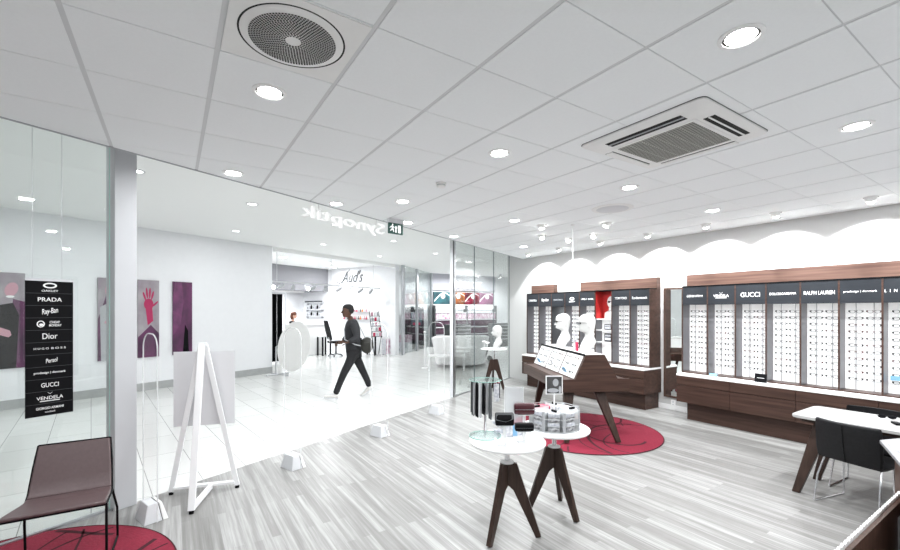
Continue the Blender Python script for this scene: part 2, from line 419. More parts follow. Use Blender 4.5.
# eyeball wall washers and display spots
def washer(x, y, target, power, label, group, cone=88):
    dz = Vector(target) - Vector((x, y, CE - .04)); yaw = math.atan2(dz.y, dz.x); h = math.hypot(dz.x, dz.y); pitch = math.atan2(-dz.z, h)
    t = thing('eyeball_spotlight', label, 'spotlight', (x, y, CE), yaw, group)
    mb = MB(); mb.lathe([(.085, 0), (.085, -.004), (.07, -.007), (.07, .003)], n=28, cap=False); mb.build('trim_ring', 'white', t, smooth=True)
    mb = MB(); mb.lathe([(.07, -.001), (.07, -.003), (.05, -.003)], n=28, cap=False); mb.build('dark_gap', 'gap', t)
    mb = MB(); mb.ball((-.012, 0, -.012), .058, .058, .05, n=20, m=12); mb.build('eyeball', 'softwhite', t, smooth=True)
    q = Vector((math.cos(pitch), 0, -math.sin(pitch)))
    mb = MB(); mb.lathe([(.036, 0), (.036, .006)], n=20); mt = Matrix.Translation(Vector((-.012, 0, -.014)) + q * .05) @ q.to_track_quat('Z', 'Y').to_matrix().to_4x4(); mb.xform(mt)
    mb.build('lamp_face', 'lamp', t)
    l = light('lamp', 'SPOT', t, tuple(Vector((-.012, 0, -.02)) + q * .075), power, size=.025, spot=R(cone), blend=.12)
    l.rotation_euler = q.to_track_quat('-Z', 'Y').to_euler()
    return t
WL = ['wall spotlight above the first display bay beyond the desk', 'second wall spotlight from the right image edge', 'third wall spotlight from the right, near the right display start', 'wall spotlight above the gap with the tall mirror',
      'wall spotlight above the red poster niche', 'wall spotlight over the middle of the left display', 'farthest wall spotlight, by the glass corner']
for k, y in enumerate([1.43, 2.36, 3.25, 4.2, 5.16, 6.18, 7.11]):
    washer(6.79, y, (XW, y + .12, 2.16), 66, WL[k], 'spotlights washing the display wall')
washer(6.79, .45, (XW, .55, 2.16), 66, 'wall spotlight outside the frame on the right', 'spotlights washing the display wall')
TL = [((4.77, 4.68), 'display spotlight at the ceiling left of the hanging rod, nearer one'), ((5.39, 5.29), 'display spotlight left of the hanging rod, farther one'),
      ((6.05, 4.73), 'display spotlight right of the hanging rod, nearest the red niche'), ((6.03, 5.26), 'display spotlight just behind the hanging rod'), ((5.45, 4.03), 'display spotlight under the round disc vent side')]
for (x, y), lab in TL:
    washer(x, y, (5.2, 4.6, 1.1), 3, lab, 'spotlights aimed at the sloping display table', 60)
# hanging rod
t = thing('hanging_rod', 'thin white rod hanging from the ceiling above the sloping display table', 'hanging rod', (5.13, 4.39, CE))
mb = MB(); mb.lathe([(.03, 0), (.03, -.012), (.008, -.02)], n=20); mb.build('ceiling_cup', 'white', t, smooth=True)
mb = MB(); mb.tube([(0, 0, -.01), (0, 0, -.62)], .007); mb.build('rod', 'white', t)
mb = MB(); mb.lathe([(.012, -.64), (.014, -.61), (.006, -.60)], n=12); mb.build('end_ring', 'whitem', t)
# perforated round vent, in the tile by the camera
def perforated(name, label, x, y, rad, nr, fine=True):
    t = thing(name, label, 'air vent', (x, y, CE))
    mb = MB(); mb.box(-.288, -.288, -.004, .288, .288, .0); mb.build('tile_plate', 'softwhite', t)
    mb = MB(); mb.lathe([(rad + .045, -.004), (rad + .042, -.0045), (rad + .038, -.0045), (rad + .036, -.004)], n=64, cap=False); mb.build('outline_ring', 'gap', t)
    mb = MB(); mb.lathe([(rad + .036, -.004), (rad + .02, -.012), (.002, -.014)], n=64); mb.build('diffuser_plate', 'softwhite', t, smooth=True)
    hs = MB()
    for k in range(nr):
        r = .035 + (rad - .035) * (k + .5) / nr; n = int(2 * PI * r / .0135)
        for i in range(n):
            a = 2 * PI * i / n; ca, sa = math.cos(a), math.sin(a); z = -.0143 if r < rad - .01 else -.0135
            w = .0044; q = []
            for u, v in ((-1, -1), (1, -1), (1, 1), (-1, 1)):
                q.append((r * ca + u * w * ca - v * w * sa, r * sa + u * w * sa + v * w * ca))
            hs.add([(a_, b_, z - .0004) for a_, b_ in q], [(3, 2, 1, 0)])
    hs.build('hole_pattern', 'gap', t)
    return t
perforated('perforated_air_vent', 'large round perforated air vent in a ceiling tile at the upper left', .492, 2.137, .2, 15)
t = thing('disc_valve', 'round pale disc vent in the ceiling, beyond the air conditioner', 'air vent', (4.752, 3.42, CE + .003))
mb = MB(); mb.lathe([(.26, 0), (.25, -.012), (.20, -.014)], n=48); mb.build('outer_ring', 'softwhite', t, smooth=True)
mb = MB(); mb.lathe([(.198, -.0142), (.19, -.020), (.12, -.026), (.002, -.030)], n=48, cap=False); mb.build('disc', 'lightgrey', t, smooth=True)
# smoke detector
t = thing('smoke_detector', 'small white smoke detector on the middle of the ceiling', 'smoke detector', (2.326, 3.713, CE))
mb = MB(); mb.lathe([(.055, 0), (.055, -.018), (.048, -.02)], n=28); mb.build('base', 'softwhite', t, smooth=True)
mb = MB(); mb.lathe([(.044, -.02), (.044, -.03)], n=28); mb.build('smoke_slot', 'grey', t)
mb = MB(); mb.lathe([(.048, -.03), (.044, -.042), (.02, -.05), (.002, -.051)], n=28); mb.build('cap', 'softwhite', t, smooth=True)
# exit sign: hangs at the ceiling edge, faces the camera side
t = thing('exit_sign', 'small green running man exit sign hanging at the ceiling edge', 'exit sign', (2.70, 5.55, CE), R(10))
mb = MB(); mb.box(-.13, -.03, -.06, .13, .03, 0); mb.build('housing', 'lightgrey', t, bevel=.004)
mb = MB(); mb.box(-.125, -.012, -.215, .125, .012, -.06); mb.build('sign_plate', 'exitgreen', t)
pic = MB(); F_ = -.0135
def q4(mb, pts, y=F_): mb.add([(x, y, z) for x, z in pts], [tuple(range(len(pts)))])
q4(pic, [(.035, -.195), (.085, -.195), (.085, -.085), (.035, -.085)])
q4(pic, [(-.02, -.12), (.02, -.12), (.02, -.135), (-.02, -.135)]); q4(pic, [(-.012, -.195), (.01, -.195), (.01, -.135), (-.012, -.135)])
q4(pic, [(.026, -.12), (.0, -.095), (-.026, -.12)])
q4(pic, [(-.085, -.105), (-.055, -.095), (-.045, -.14), (-.07, -.145)]); q4(pic, [(-.07, -.145), (-.045, -.14), (-.03, -.185), (-.045, -.19)]); q4(pic, [(-.075, -.14), (-.06, -.15), (-.09, -.18), (-.1, -.17)])
q4(pic, [(-.055, -.098), (-.028, -.125), (-.035, -.132), (-.06, -.11)]); q4(pic, [(-.085, -.105), (-.11, -.13), (-.103, -.137), (-.08, -.115)])
pic.lathe([(.012, 0), (.012, .001)], (0, 0, 0), 14); st = len(pic.v) - 28; pic.xform(Matrix.Translation((-.06, F_, -.083)) @ Matrix.Rotation(R(90), 4, 'X'), st)
pic.build('pictogram', 'exitwhite', t)
# ceiling cassette air conditioner
t = thing('ceiling_air_conditioner', 'square white four way cassette air conditioner set in the ceiling', 'air conditioner', (3.2, 1.79, CE))
H = .475
def rr(h, r, z, n=6):
    pts = []
    for cx, cy, a0 in ((h - r, h - r, 0), (-h + r, h - r, 90), (-h + r, -h + r, 180), (h - r, -h + r, 270)):
        for i in range(n + 1):
            a = R(a0 + 90 * i / n); pts.append((cx + r * math.cos(a), cy + r * math.sin(a), z))
    return pts
mb = MB(); mb.loft([rr(H, .05, 0), rr(H, .05, -.012), rr(H - .03, .045, -.028), rr(H - .06, .04, -.034)]); mb.build('panel', 'softwhite', t, smooth=True)
mb = MB(); mb.loft([rr(H + .004, .05, 0), rr(H + .004, .05, -.004)]); mb.build('shadow_gap', 'darkgrey', t)
gx0, gx1, gy0, gy1 = -.24, .31, -.29, .29
mb = MB(); mb.box(gx0 - .03, gy0 - .03, -.039, gx1 + .03, gy1 + .03, -.033); fr = mb.build('grille_frame', 'softwhite', t, bevel=.003)
g = MB(); g.box(gx0, gy0, -.0398, gx1, gy1, -.0388, 1)
k = 0; x = gx0 + .004
while x < gx1 - .010:
    g.box(x, gy0, -.043, x + .012, gy1, -.0395, 0); x += .0275
for k in range(1, 6): yy = gy0 + (gy1 - gy0) * k / 6; g.box(gx0, yy - .002, -.0435, gx1, yy + .002, -.0395, 0)
g.build('grille', ['grille', 'gap'], t)
for nm, (x0, y0, x1, y1) in {'a': (-.40, -.29, -.31, .29), 'b': (-.22, -.42, .30, -.345), 'c': (-.22, .35, .30, .42), 'd': (.365, -.29, .43, .29)}.items():
    v = MB(); v.box(x0, y0, -.0355, x1, y1, -.0335, 0); vo = v.build('air_outlet', 'gap', t)
    w = MB()
    if x1 - x0 < y1 - y0:
        w.box(x0 + (x1 - x0) * .42, y0, -.04, x0 + (x1 - x0) * .55, y1, -.0345) if nm == 'a' else w.box(x0 + .008, y0, -.041, x1 - .008, y1, -.0345)
    else:
        w.box(x0, y0 + (y1 - y0) * .42, -.04, x1, y0 + (y1 - y0) * .56, -.0345) if nm == 'b' else w.box(x0, y0 + .008, -.041, x1, y1 - .008, -.0345)
    w.build('louvre', 'softwhite' if nm in 'bcd' else 'grey', vo)
# arcade downlights
AD = [(.45, 1.9), (2.3, 2.2), (-1.5, 1.6), (4.3, 2.3), (6.6, 2.6), (9.2, 3.0), (-4.6, 2.0), (1.2, 4.6), (3.6, 4.8), (6.0, 4.6), (8.8, 5.0), (-1.2, 4.6), (-4.0, 4.6), (11.8, 3.2), (12.0, 6.5), (14.5, 9.0), (9.0, 8.5), (12, 11)]
first = None
for k, (s, n) in enumerate(AD):
    p = fac(s, n, MC)
    lab = 'recessed downlight in the arcade ceiling outside the shop'
    if first is None:
        first = thing('arcade_downlight', lab, 'ceiling light', p, 0, 'downlights in the arcade ceiling')
        mb = MB(); mb.lathe([(.10, 0), (.10, -.005), (.075, -.008), (.075, .002)], n=24, cap=False); mb.build('trim_ring', 'lightgrey', first)
        mb = MB(); mb.lathe([(.076, -.001), (.07, -.005), (.002, -.006)], n=24); mb.build('lamp_glass', 'lampsoft', first)
        light('lamp', 'AREA', first, (0, 0, -.02), 6.6, size=.3)
    else: dup(first, p, 0, lab)

# ------------------------------------------------------------------ eyeglasses (one mesh, copied)
def eyeglass_mesh(name, fm):
    # faces -x, width along y, temples go back to +x ; origin = bridge
    mb = MB()
    for s in (-1, 1):
        pts = []
        for i in range(14):
            a = 2 * PI * i / 14
            pts.append((.004 * abs(math.cos(a)), s * .034 + .027 * math.copysign(abs(math.cos(a)) ** .8, math.cos(a)), .019 * math.copysign(abs(math.sin(a)) ** .8, math.sin(a))))
        mb.tube(pts, .0026, 5, closed=True)
        mb.add([(p[0], p[1], p[2]) for p in pts], [tuple(range(14))], 1)
        mb.box(-.004, s * .0635 - .007, -.006, .016, s * .0635 + .007, .016)
        mb.tube([(.006, s * .066, .009), (.075, s * .068, .008), (.10, s * .064, -.006)], .0028, 5)
    mb.tube([(0, -.010, .006), (-.004, 0, .010), (0, .010, .006)], .0045, 5)
    me = bpy.data.meshes.new(name); me.from_pydata(mb.v, [], mb.f)
    me.materials.append(M[fm]); me.materials.append(M['lens'])
    for p, i in zip(me.polygons, mb.mi): p.material_index = i
    return me
EG = [eyeglass_mesh('eyeglasses', f) for f in ('frame', 'frame', 'framebrown', 'framesilver')]
def eyeglasses(loc, rot, label, group, kind=None, scale=1.):
    o = bpy.data.objects.new('eyeglasses', EG[random.choice((0, 0, 1, 1, 0, 2)) if kind is None else kind]); C.objects.link(o)
    o.location = loc; o.rotation_euler = rot; o.scale = (scale,) * 3
    return tag(o, label, 'eyeglasses', group)

# ------------------------------------------------------------------ wall displays
XBK, XF, XD = 7.38, 7.15, 6.95        # display back, display front, drawer front
ROWS = 11
RT = (R(90), 0, R(-90))               # lettering that faces the room from the display wall
def display(y_hi, pitch, n, label, mirror_bay=(), niche=None, heads=((None, None),), logos=(), zb=.762, name='eyewear_display'):
    t = thing(name, label, 'eyewear display', (XF, y_hi, 0))
    L = pitch * n; D = XBK - XF
    back = MB(); back.box(D, -L, .745, XW - XF - .001, 0, 2.2); back.build('back_panel', 'wood', t)
    for a, b, z0, z1 in heads:
        h = MB(); h.box(D - .005, -b, z0, XW - XF - .001, -a, z1); h.build('header_board', 'woodlit', t)
    c = MB(); c.box(0, -L, 2.165, D, 0, 2.185); c.build('top_board', 'black', t)
    c = MB(); c.box(.0, -L, zb - .0165, D, 0, zb); c.build('bottom_rail', 'wood', t)
    for k in range(n + 1):
        d = MB(); y = -pitch * k; w = .009
        d.box(0, y - w, zb, .012, y + w, 2.165, 0); d.box(.012, y - w + .002, zb, D, y + w - .002, 2.165, 1)
        d.build('divider', ['wood', 'mirrorside'] if 0 < k < n else ['wood', 'wood' if k == n else 'mirrorside'], t)
    for k in range(n):
        y0, y1 = -pitch * k - .009, -pitch * (k + 1) + .009
        if niche == k: continue
        s = MB(); s.box(.004, y1, 1.875, .02, y0, 2.165); so = s.build('sign_panel', 'signpanel', t)
        lg = logos[k] if k < len(logos) else None
        ym = (y0 + y1) / 2
        if lg: lg(so, ym)
        p = MB(); p.box(D - .006, y1, zb, D - .001, y0, 1.875); p.build('back_light_panel' if k not in mirror_bay else 'mirror_panel', 'lightpanel' if k not in mirror_bay else 'mirror', t)
        if k not in mirror_bay:
            for fr in (.29, .73):
                r = MB(); yy = y0 + (y1 - y0) * fr; r.tube([(D - .035, yy, zb), (D - .035, yy, 1.875)], .005, 6); r.build('hanging_rod', 'steel', t)
    return t
def word(body, w, h, m='letter', shear=0., sp=1., bold=0., dz=0.):
    def f(p, ym): text('lettering', body, m, p, (.003, ym, 2.015 + dz), RT, h, w, shear, sp, .002, bold)
    return f
def both(*fs):
    def f(p, ym):
        for g in fs: g(p, ym)
    return f
def oakley(p, ym):
    ellipse('logo', 'letter', p, (.003, ym, 2.03), RT, .06, .034, .02)
    text('lettering', 'OAKLEY', 'letter', p, (.003, ym, 1.97), RT, .03, .17, extrude=.002, bold=.006)
def vend(p, ym):
    text('lettering', 'VENDELA', 'letter', p, (.003, ym, 2.01), RT, .04, .22, extrude=.002)
    mb = MB()
    for s in (-1, 1): mb.add([(0, s * .003, 2.05), (0, s * .028, 2.065), (0, s * .022, 2.058), (0, 0, 2.042)], [(0, 1, 2, 3)])
    mb.add([(0, -.08, 1.972), (0, .08, 1.972), (0, .08, 1.98), (0, -.08, 1.98)], [(0, 1, 2, 3)])
    mb.build('logo', 'letter', p, (.002, ym, 0))
RL = [word('GIORGIO ARMANI', .25, .036, bold=.006), vend, word('GUCCI', .25, .068), word('DOLCE&GABBANA', .31, .036, bold=.006), word('RALPH LAUREN', .32, .05), word('prodesign | denmark', .31, .034, bold=.006), word('LINDBERG', .36, .036, sp=2.2), None]
LL = [word('CARRERA', .26, .05, bold=.006), both(word('Ray-Ban', .22, .085, shear=.3, bold=.01)), word('EMPORIO', .26, .036, 'letterdim', bold=.006), oakley, word('HUGO BOSS', .30, .032, sp=1.4, bold=.006), None, word('TOM FORD', .26, .046, bold=.006), word('Rodenstock', .30, .05, bold=.006)]
YR, PR = 3.80, .399
disp_r = display(YR, PR, 8, 'long walnut wall display of seven lit eyewear bays on the right wall', heads=[(-.04, 3.2, 2.18, 2.385)], logos=RL)
YLh, PL = 7.515, .392
disp_l = display(YLh, PL, 8, 'shorter walnut wall display with a red poster niche, near the glass corner', mirror_bay=(2,), niche=5, heads=[(-.08, .65, 2.18, 2.385), (1.41, 3.136, 2.18, 2.385)], logos=LL)
# end panel of the left display toward the room
# red niche
def niche(t, k):
    D = XBK - XF; y0, y1 = -PL * k - .009, -PL * (k + 1) + .009
    mb = MB(); mb.box(.02, y0 - .006, 1.62, D, y0, 2.165); mb.build('red_side', 'redpanel', t)
    mb = MB(); mb.box(D - .012, y1, 1.62, D - .002, y0, 2.165); po = mb.build('poster', 'redpanel', t); po['label'] = 'red poster of a pale face in black glasses'
    ym = (y0 + y1) / 2 - .02
    f = MB(); X = D - .0135
    def blob(cy, cz, ry, rz, n=20): f.add([(X, cy + ry * math.cos(2 * PI * i / n), cz + rz * math.sin(2 * PI * i / n)) for i in range(n)], [tuple(range(n))])
    blob(ym, 1.95, .085, .115); f.add([(X, ym - .03, 1.86), (X, ym + .04, 1.86), (X, ym + .05, 1.76), (X, ym - .05, 1.76)], [(0, 1, 2, 3)])
    f.add([(X, ym - .15, 1.625), (X, ym + .15, 1.625), (X, ym + .14, 1.74), (X, ym + .05, 1.78), (X, ym - .05, 1.78), (X, ym - .12, 1.72)], [tuple(range(6))])
    f.build('printed_face', 'softwhite', po)
    g = MB(); X -= .001; blob2 = lambda cy: g.add([(X, cy + .033 * math.cos(2 * PI * i / 14), 1.955 + .019 * math.sin(2 * PI * i / 14)) for i in range(14)], [tuple(range(14))])
    blob2(ym - .04); blob2(ym + .04); g.add([(X, ym - .075, 1.96), (X, ym + .075, 1.96), (X, ym + .075, 1.968), (X, ym - .075, 1.968)], [(0, 1, 2, 3)])
    g.build('printed_glasses', 'black', po)
    mb = MB(); mb.box(D - .006, y1, .762, D - .001, y0, 1.62); mb.build('back_light_panel', 'lightpanel', t)
    for z in (1.60, 1.38, 1.14): mb = MB(); mb.box(.03, y1, z, D - .006, y0, z + .015); mb.build('shelf', 'white', t)
    return t
niche(disp_l, 5)
yn = YLh - PL * 5.5 - .03
for z, h, lab in ((1.395, .11, 'black boxed eyewear card on the upper shelf of the red niche'), (1.155, .17, 'black boxed eyewear set on the lower shelf of the red niche')):
    t = thing('product_box', lab, 'product box', (7.28, yn, z))
    mb = MB(); mb.box(-.02, -.085, 0, .03, .085, h); mb.build('case', 'black', t, bevel=.003)
    mb = MB(); mb.box(-.023, -.065, h * .2, -.02, .065, h * .5); mb.box(-.023, -.065, h * .62, -.02, .065, h * .85); mb.build('window', 'packw', t)
# eyeglasses on the rods
def fill(y_hi, pitch, bays, where, names):
    for k in bays:
        y0, y1 = y_hi - pitch * k - .009, y_hi - pitch * (k + 1) + .009
        for ci, fr in enumerate((.29, .73)):
            if where == 'right' and k == 6 and ci == 1: continue
            kind = None
            for r in range(ROWS):
                z = 1.765 - .0865 * r
                yy = y0 + (y1 - y0) * fr
                eyeglasses((XBK - .047 - XF + XF - .0, yy, z), (0, 0, 0), 'eyeglasses %s from the top, %s rod, %s' % (ORD[r], ('left', 'right')[ci], names[k]), 'eyeglasses on the rods of the %s display' % ('long' if where == 'right' else 'shorter'), kind)
fill(YR, PR, range(7), 'right', [ORD[k] + ' bay from the tall mirror' for k in range(7)])
fill(YLh, PL, (0, 1, 3, 4, 6, 7), 'left', ['bay nearest the glass corner', 'second bay from the glass corner', '', 'bay under the oval logo', 'bay just left of the red niche', '', 'bay just right of the red niche', 'second bay right of the red niche'])
# drawer units below
def drawers(y_hi, y_lo, cols, label, plinth_in, z0=.29):
    t = thing('drawer_unit', label, 'drawer unit', (XD, y_hi, 0)); L = y_hi - y_lo; D = XW - XD - .002
    mb = MB(); mb.box(.012, -L, z0, D, 0, .715); mb.build('carcass', 'wood', t)
    mb = MB(); mb.box(-.004, -L - .003, .715, D, .003, .745); mb.build('worktop', 'white', t, bevel=.002)
    mb = MB(); mb.box(.12, -L + plinth_in * .9, 0, D - .01, -plinth_in, z0); mb.build('plinth', 'wood', t)
    for c_ in range(cols):
        a, b = -L * c_ / cols - .002, -L * (c_ + 1) / cols + .002
        for zz0, zz1 in ((z0, .563), (.573, .713)):
            mb = MB(); mb.box(-.006, b, zz0, .012, a, zz1); mb.build('drawer_front', 'wood', t, bevel=.0015)
    return t
drawers(3.785, .6, 4, 'low walnut drawer unit with white top under the long right display', .11)
drawers(7.47, 4.365, 4, 'low walnut drawer unit with white top under the red niche display', .05)
# tall mirror between the two displays, partly behind the right one
t = thing('wall_mirror', 'tall dark framed wall mirror between the two eyewear displays', 'mirror', (XW, 4.07, 0))
mb = MB(); z0, z1, hw = .22, 2.185, .235
mb.box(-.03, -hw, z0, 0, -hw + .03, z1); mb.box(-.03, hw - .03, z0, 0, hw, z1); mb.box(-.03, -hw + .03, z0, 0, hw - .03, z0 + .03); mb.box(-.03, -hw + .03, z1 - .03, 0, hw - .03, z1); mb.build('mirror_frame', 'woodv', t)
mb = MB(); mb.box(-.012, -hw + .03, z0 + .03, -.002, hw - .03, z1 - .03); mb.build('mirror_glass', 'mirror', t)
t = thing('power_outlet', 'small white double power outlet low on the wall under the tall mirror', 'power outlet', (XW, 4.14, .12))
mb = MB(); mb.box(-.012, -.04, -.06, 0, .04, .06); mb.build('cover_plate', 'white', t, bevel=.004)
for z in (-.028, .028):
    mb = MB(); mb.lathe([(.02, 0), (.02, .002)], n=16); mb.xform(Matrix.Translation((-.012, 0, z)) @ Matrix.Rotation(R(-90), 4, 'Y')); mb.build('socket', 'lightgrey', t)
# cards on the ledge of the long display
t = thing('counter_card', 'small black card with a white line leaning on the ledge below the third bay', 'card', (7.07, 2.64, .745))
mb = MB(); mb.box(-.004, -.075, 0, .004, .075, .125); mb.xform(Matrix.Rotation(R(8), 4, 'Y')); mb.build('card', 'black', t)
mb = MB(); mb.box(-.0045, -.045, .06, -.004, .045, .066); mb.xform(Matrix.Rotation(R(8), 4, 'Y')); mb.build('printed_line', 'letter', t)
t = thing('counter_card', 'small pale blue card lying against the second bay', 'card', (7.075, 3.28, .745))
mb = MB(); mb.box(-.004, -.055, 0, .004, .055, .05); mb.xform(Matrix.Rotation(R(10), 4, 'Y')); mb.build('card', 'blue', t)
t = thing('shelf_card', 'pale blue strip card hanging in the bay at the right edge', 'card', (XBK - .06, 1.21, 0))
mb = MB(); mb.box(-.003, -.17, .93, .003, .16, .985); mb.build('card', 'blue', t)

# ------------------------------------------------------------------ rugs
def rug(name, label, x, y, r, seeds):
    t = thing(name, label, 'rug', (x, y, 0))
    mb = MB(); mb.lathe([(r - .01, .0), (r, .003), (r, .007), (r - .012, .010), (.002, .010)], n=96); mb.build('pile', 'red', t, smooth=True)
    e = MB(); e.lathe([(r, .002), (r + .007, .004), (r + .003, .010), (r - .006, .0108)], n=96, cap=False); e.build('edging', 'redline', t)
    ln = MB(); rnd = random.Random(seeds)
    for k in range(15):
        a = rnd.random() * 2 * PI; p = Vector((math.cos(a), math.sin(a))) * r * (.2 + .75 * rnd.random()); h = rnd.random() * 2 * PI; cv = rnd.uniform(-.12, .12)
        pts = []
        for i in range(46):
            pts.append(p.copy()); h += cv; cv += rnd.uniform(-.028, .028); cv = max(-.22, min(.22, cv))
            p = p + Vector((math.cos(h), math.sin(h))) * .05
            if p.length > r - .02: break
        if len(pts) < 4: continue
        w = rnd.choice((.008, .011, .018))
        L_, R_ = [], []
        for i, q in enumerate(pts):
            d = (pts[min(i + 1, len(pts) - 1)] - pts[max(i - 1, 0)]).normalized(); nrm = Vector((-d.y, d.x)) * w
            L_.append((q.x + nrm.x, q.y + nrm.y, .0112)); R_.append((q.x - nrm.x, q.y - nrm.y, .0112))
        n = len(pts); ln.add(L_ + R_, [(i, n + i, n + i + 1, i + 1) for i in range(n - 1)])
    ln.build('line_pattern', 'redline', t)
    return t
rug('round_rug', 'round red rug with dark loops under the sloping display table', 5.08, 4.18, 1.09, 4)
rug('round_rug', 'round red rug with dark loops under the lounge chair', -.97, 3.62, 1.0, 12)

# ------------------------------------------------------------------ sloping display table
DA = R(90 - 27.4)                       # long axis heading
t = thing('display_table', 'dark walnut sloping display table with white trays on splayed legs', 'display table', (4.74, 3.66, 0), DA)
# local x = along the table (away from camera), local y = left (toward -v) ; cross-section coordinate w = -y
L_ = 1.87
prof = [(-.47, .69), (-.47, .86), (-.29, .865), (-.14, 1.185), (.12, 1.185), (.30, .865), (.47, .86), (.47, .69)]
def PX(mb, poly, x0, x1): return mb.loft([[(x0, -w, z) for w, z in poly], [(x1, -w, z) for w, z in poly]])
mb = MB(); PX(mb, prof, 0, .03); mb.build('end_panel', 'wood', t, bevel=.003)
mb = MB(); PX(mb, prof, L_ - .03, L_); mb.build('end_panel', 'wood', t, bevel=.003)
mb = MB(); PX(mb, [(-.468, .695), (-.468, .845), (-.29, .85), (-.145, 1.165), (.125, 1.165), (.295, .85), (.468, .845), (.468, .695)], .03, L_ - .03); mb.build('body', 'woodx', t)
mb = MB(); PX(mb, [(-.47, .77), (-.47, .862), (-.45, .862), (-.45, .77)], .03, L_ - .03); PX(mb, [(-.47, .69), (-.47, .762), (-.45, .762), (-.45, .69)], .03, L_ - .03); mb.build('side_rail', 'woodx', t, bevel=.002)
mb = MB(); PX(mb, [(-.15, 1.165), (-.15, 1.188), (.13, 1.188), (.13, 1.165)], .03, L_ - .03); mb.build('top_shelf', 'white', t)
sl = math.atan2(1.165 - .85, .145)      # slope angle
mb = MB(); PX(mb, [(-.158, 1.165), (-.155, 1.195), (-.14, 1.195), (-.14, 1.165)], .02, L_ - .02); mb.build('ridge_strip', 'black', t)
for k in range(3):
    x0 = .06 + k * .6; x1 = x0 + .55
    for side in ((-1, 1)):
        q = [(-.285, .862), (-.150, 1.158), (-.158, 1.162), (-.293, .866)]
        if side > 0: q = [(-w - .015, z) for w, z in q][::-1]
        mb = MB(); PX(mb, q, x0, x1); mb.build('tray', 'lightpanel' if False else 'white', t)
def leg(parent, top, foot, w0, w1, th, name='leg', mt='woodleg', dirv=(0, 1, 0)):
    # flat tapered board from top to foot; wide along dirv
    top, foot = Vector(top), Vector(foot); d = Vector(dirv).normalized(); ax = (foot - top).normalized(); n = ax.cross(d).normalized()
    mb = MB(); rings = []
    for p, w in ((top, w0), (foot, w1)):
        rings.append([p + d * w / 2 + n * th / 2, p + d * w / 2 - n * th / 2, p - d * w / 2 - n * th / 2, p - d * w / 2 + n * th / 2])
    mb.loft(rings); return mb.build(name, mt, parent, bevel=.003)
for (x, w, fx, fw) in ((.14, -.33, .0, -.41), (.14, .09, -.06, .28), (1.66, -.16, 1.78, -.29), (1.66, .20, 1.78, .36)):
    leg(t, (x, -w, .70), (fx, -fw, .024), .15, .06, .05)
def dt(x, w, z=0):
    c, s = math.cos(DA), math.sin(DA); y = -w
    return (4.74 + x * c - y * s, 3.66 + x * s + y * c, z)
for k in range(3):
    for c_ in range(2):
        for r_ in range(3):
            x = .06 + k * .6 + .14 + c_ * .27; f = (.2, .52, .83)[r_]; w = -.293 + .135 * f - .008; z = .866 + .296 * f + .006
            rot = Matrix.Rotation(DA, 4, 'Z') @ Matrix.Rotation(R(-90), 4, 'Z') @ Matrix.Rotation(R(0), 4, 'X')
            # lie on the slope: the glasses face outward from it (local -x)
            nrm = Vector((0, math.sin(sl), math.cos(sl)))          # local table frame (y = left)
            e = (Matrix.Rotation(DA, 3, 'Z') @ Matrix((Vector((0, -nrm.y, -nrm.z)), Vector((1, 0, 0)), Vector((0, -nrm.z, nrm.y)))).transposed()).to_euler()
            o = eyeglasses(dt(x, w - .001, z), e, 'eyeglasses lying in the %s tray of the sloping table, %s row, %s column' % (('near', 'middle', 'far')[k], ('bottom', 'middle', 'top')[r_], ('near', 'far')[c_]), 'eyeglasses lying in the sloping table trays')
            o.scale = (.3, 1, 1)
# white card inserts with blue tint in the trays
for k, (x, f) in enumerate(((.40, .16), (.98, .3), (1.55, .15))):
    w = -.293 + .135 * f - .004; z = .866 + .296 * f
    tt = thing('tray_card', 'pale printed card leaning in the %s tray of the sloping table' % ('near', 'middle', 'far')[k], 'card', dt(x, w, z), DA)
    mb = MB(); mb.box(-.06, -.002, -.05, .06, .002, .07); mb.xform(Matrix.Rotation(-(PI / 2 - sl), 4, 'X'))
    mb.build('card', ('blue', 'packw', 'blue')[k], tt)

# mannequin bust: rings of (z, x_front, x_back, half width); faces -x... built facing +x
def bust(name, label, loc, yaw, s=1., parent=None):
    t = thing(name, label, 'mannequin bust', loc, yaw)
    prof = [(.0, .085, -.035, .06), (.015, .092, -.045, .07), (.05, .088, -.07, .09), (.09, .074, -.098, .105), (.125, .058, -.115, .10), (.155, .042, -.112, .082), (.185, .028, -.098, .062), (.21, .02, -.088, .053), (.235, .02, -.086, .051),
            (.255, .05, -.090, .054), (.268, .088, -.094, .058), (.285, .098, -.098, .062), (.305, .098, -.102, .067), (.335, .098, -.107, .071), (.365, .094, -.112, .074), (.385, .102, -.114, .076), (.415, .104, -.113, .077), (.445, .094, -.105, .074), (.47, .07, -.088, .064), (.488, .03, -.055, .042), (.495, -.01, -.02, .01)]
    mb = MB(); rings = []; n = 24
    for z, f, b, w in prof:
        c = (f + b) / 2; d = (f - b) / 2
        rings.append([((c + d * math.cos(2 * PI * i / n)) * s, w * math.sin(2 * PI * i / n) * s, z * s) for i in range(n)])
    mb.loft(rings)
    # nose, brow, lips, ears
    mb.loft([[(.098 * s, y * s, z * s) for y, z in ((-.016, .315), (.016, .315), (.006, .375), (-.006, .375))], [(.128 * s, y * s, z * s) for y, z in ((-.007, .318), (.007, .318), (.003, .33), (-.003, .33))]])
    mb.ball((.094 * s, 0, .293 * s), .012 * s, .022 * s, .007 * s, 12, 8); mb.ball((.093 * s, 0, .281 * s), .012 * s, .018 * s, .007 * s, 12, 8)
    for q in (-1, 1): mb.ball((-.012 * s, q * .074 * s, .34 * s), .02 * s, .008 * s, .032 * s, 10, 8)
    mb.build('head', 'plaster', t, smooth=True)
    st = MB(); st.box(-.08 * s, -.07 * s, -.012, .075 * s, .07 * s, .0); st.build('base_plate', 'acryledge', t)
    return t
yawL = math.atan2(.549, -.836)          # looking toward the left of the picture
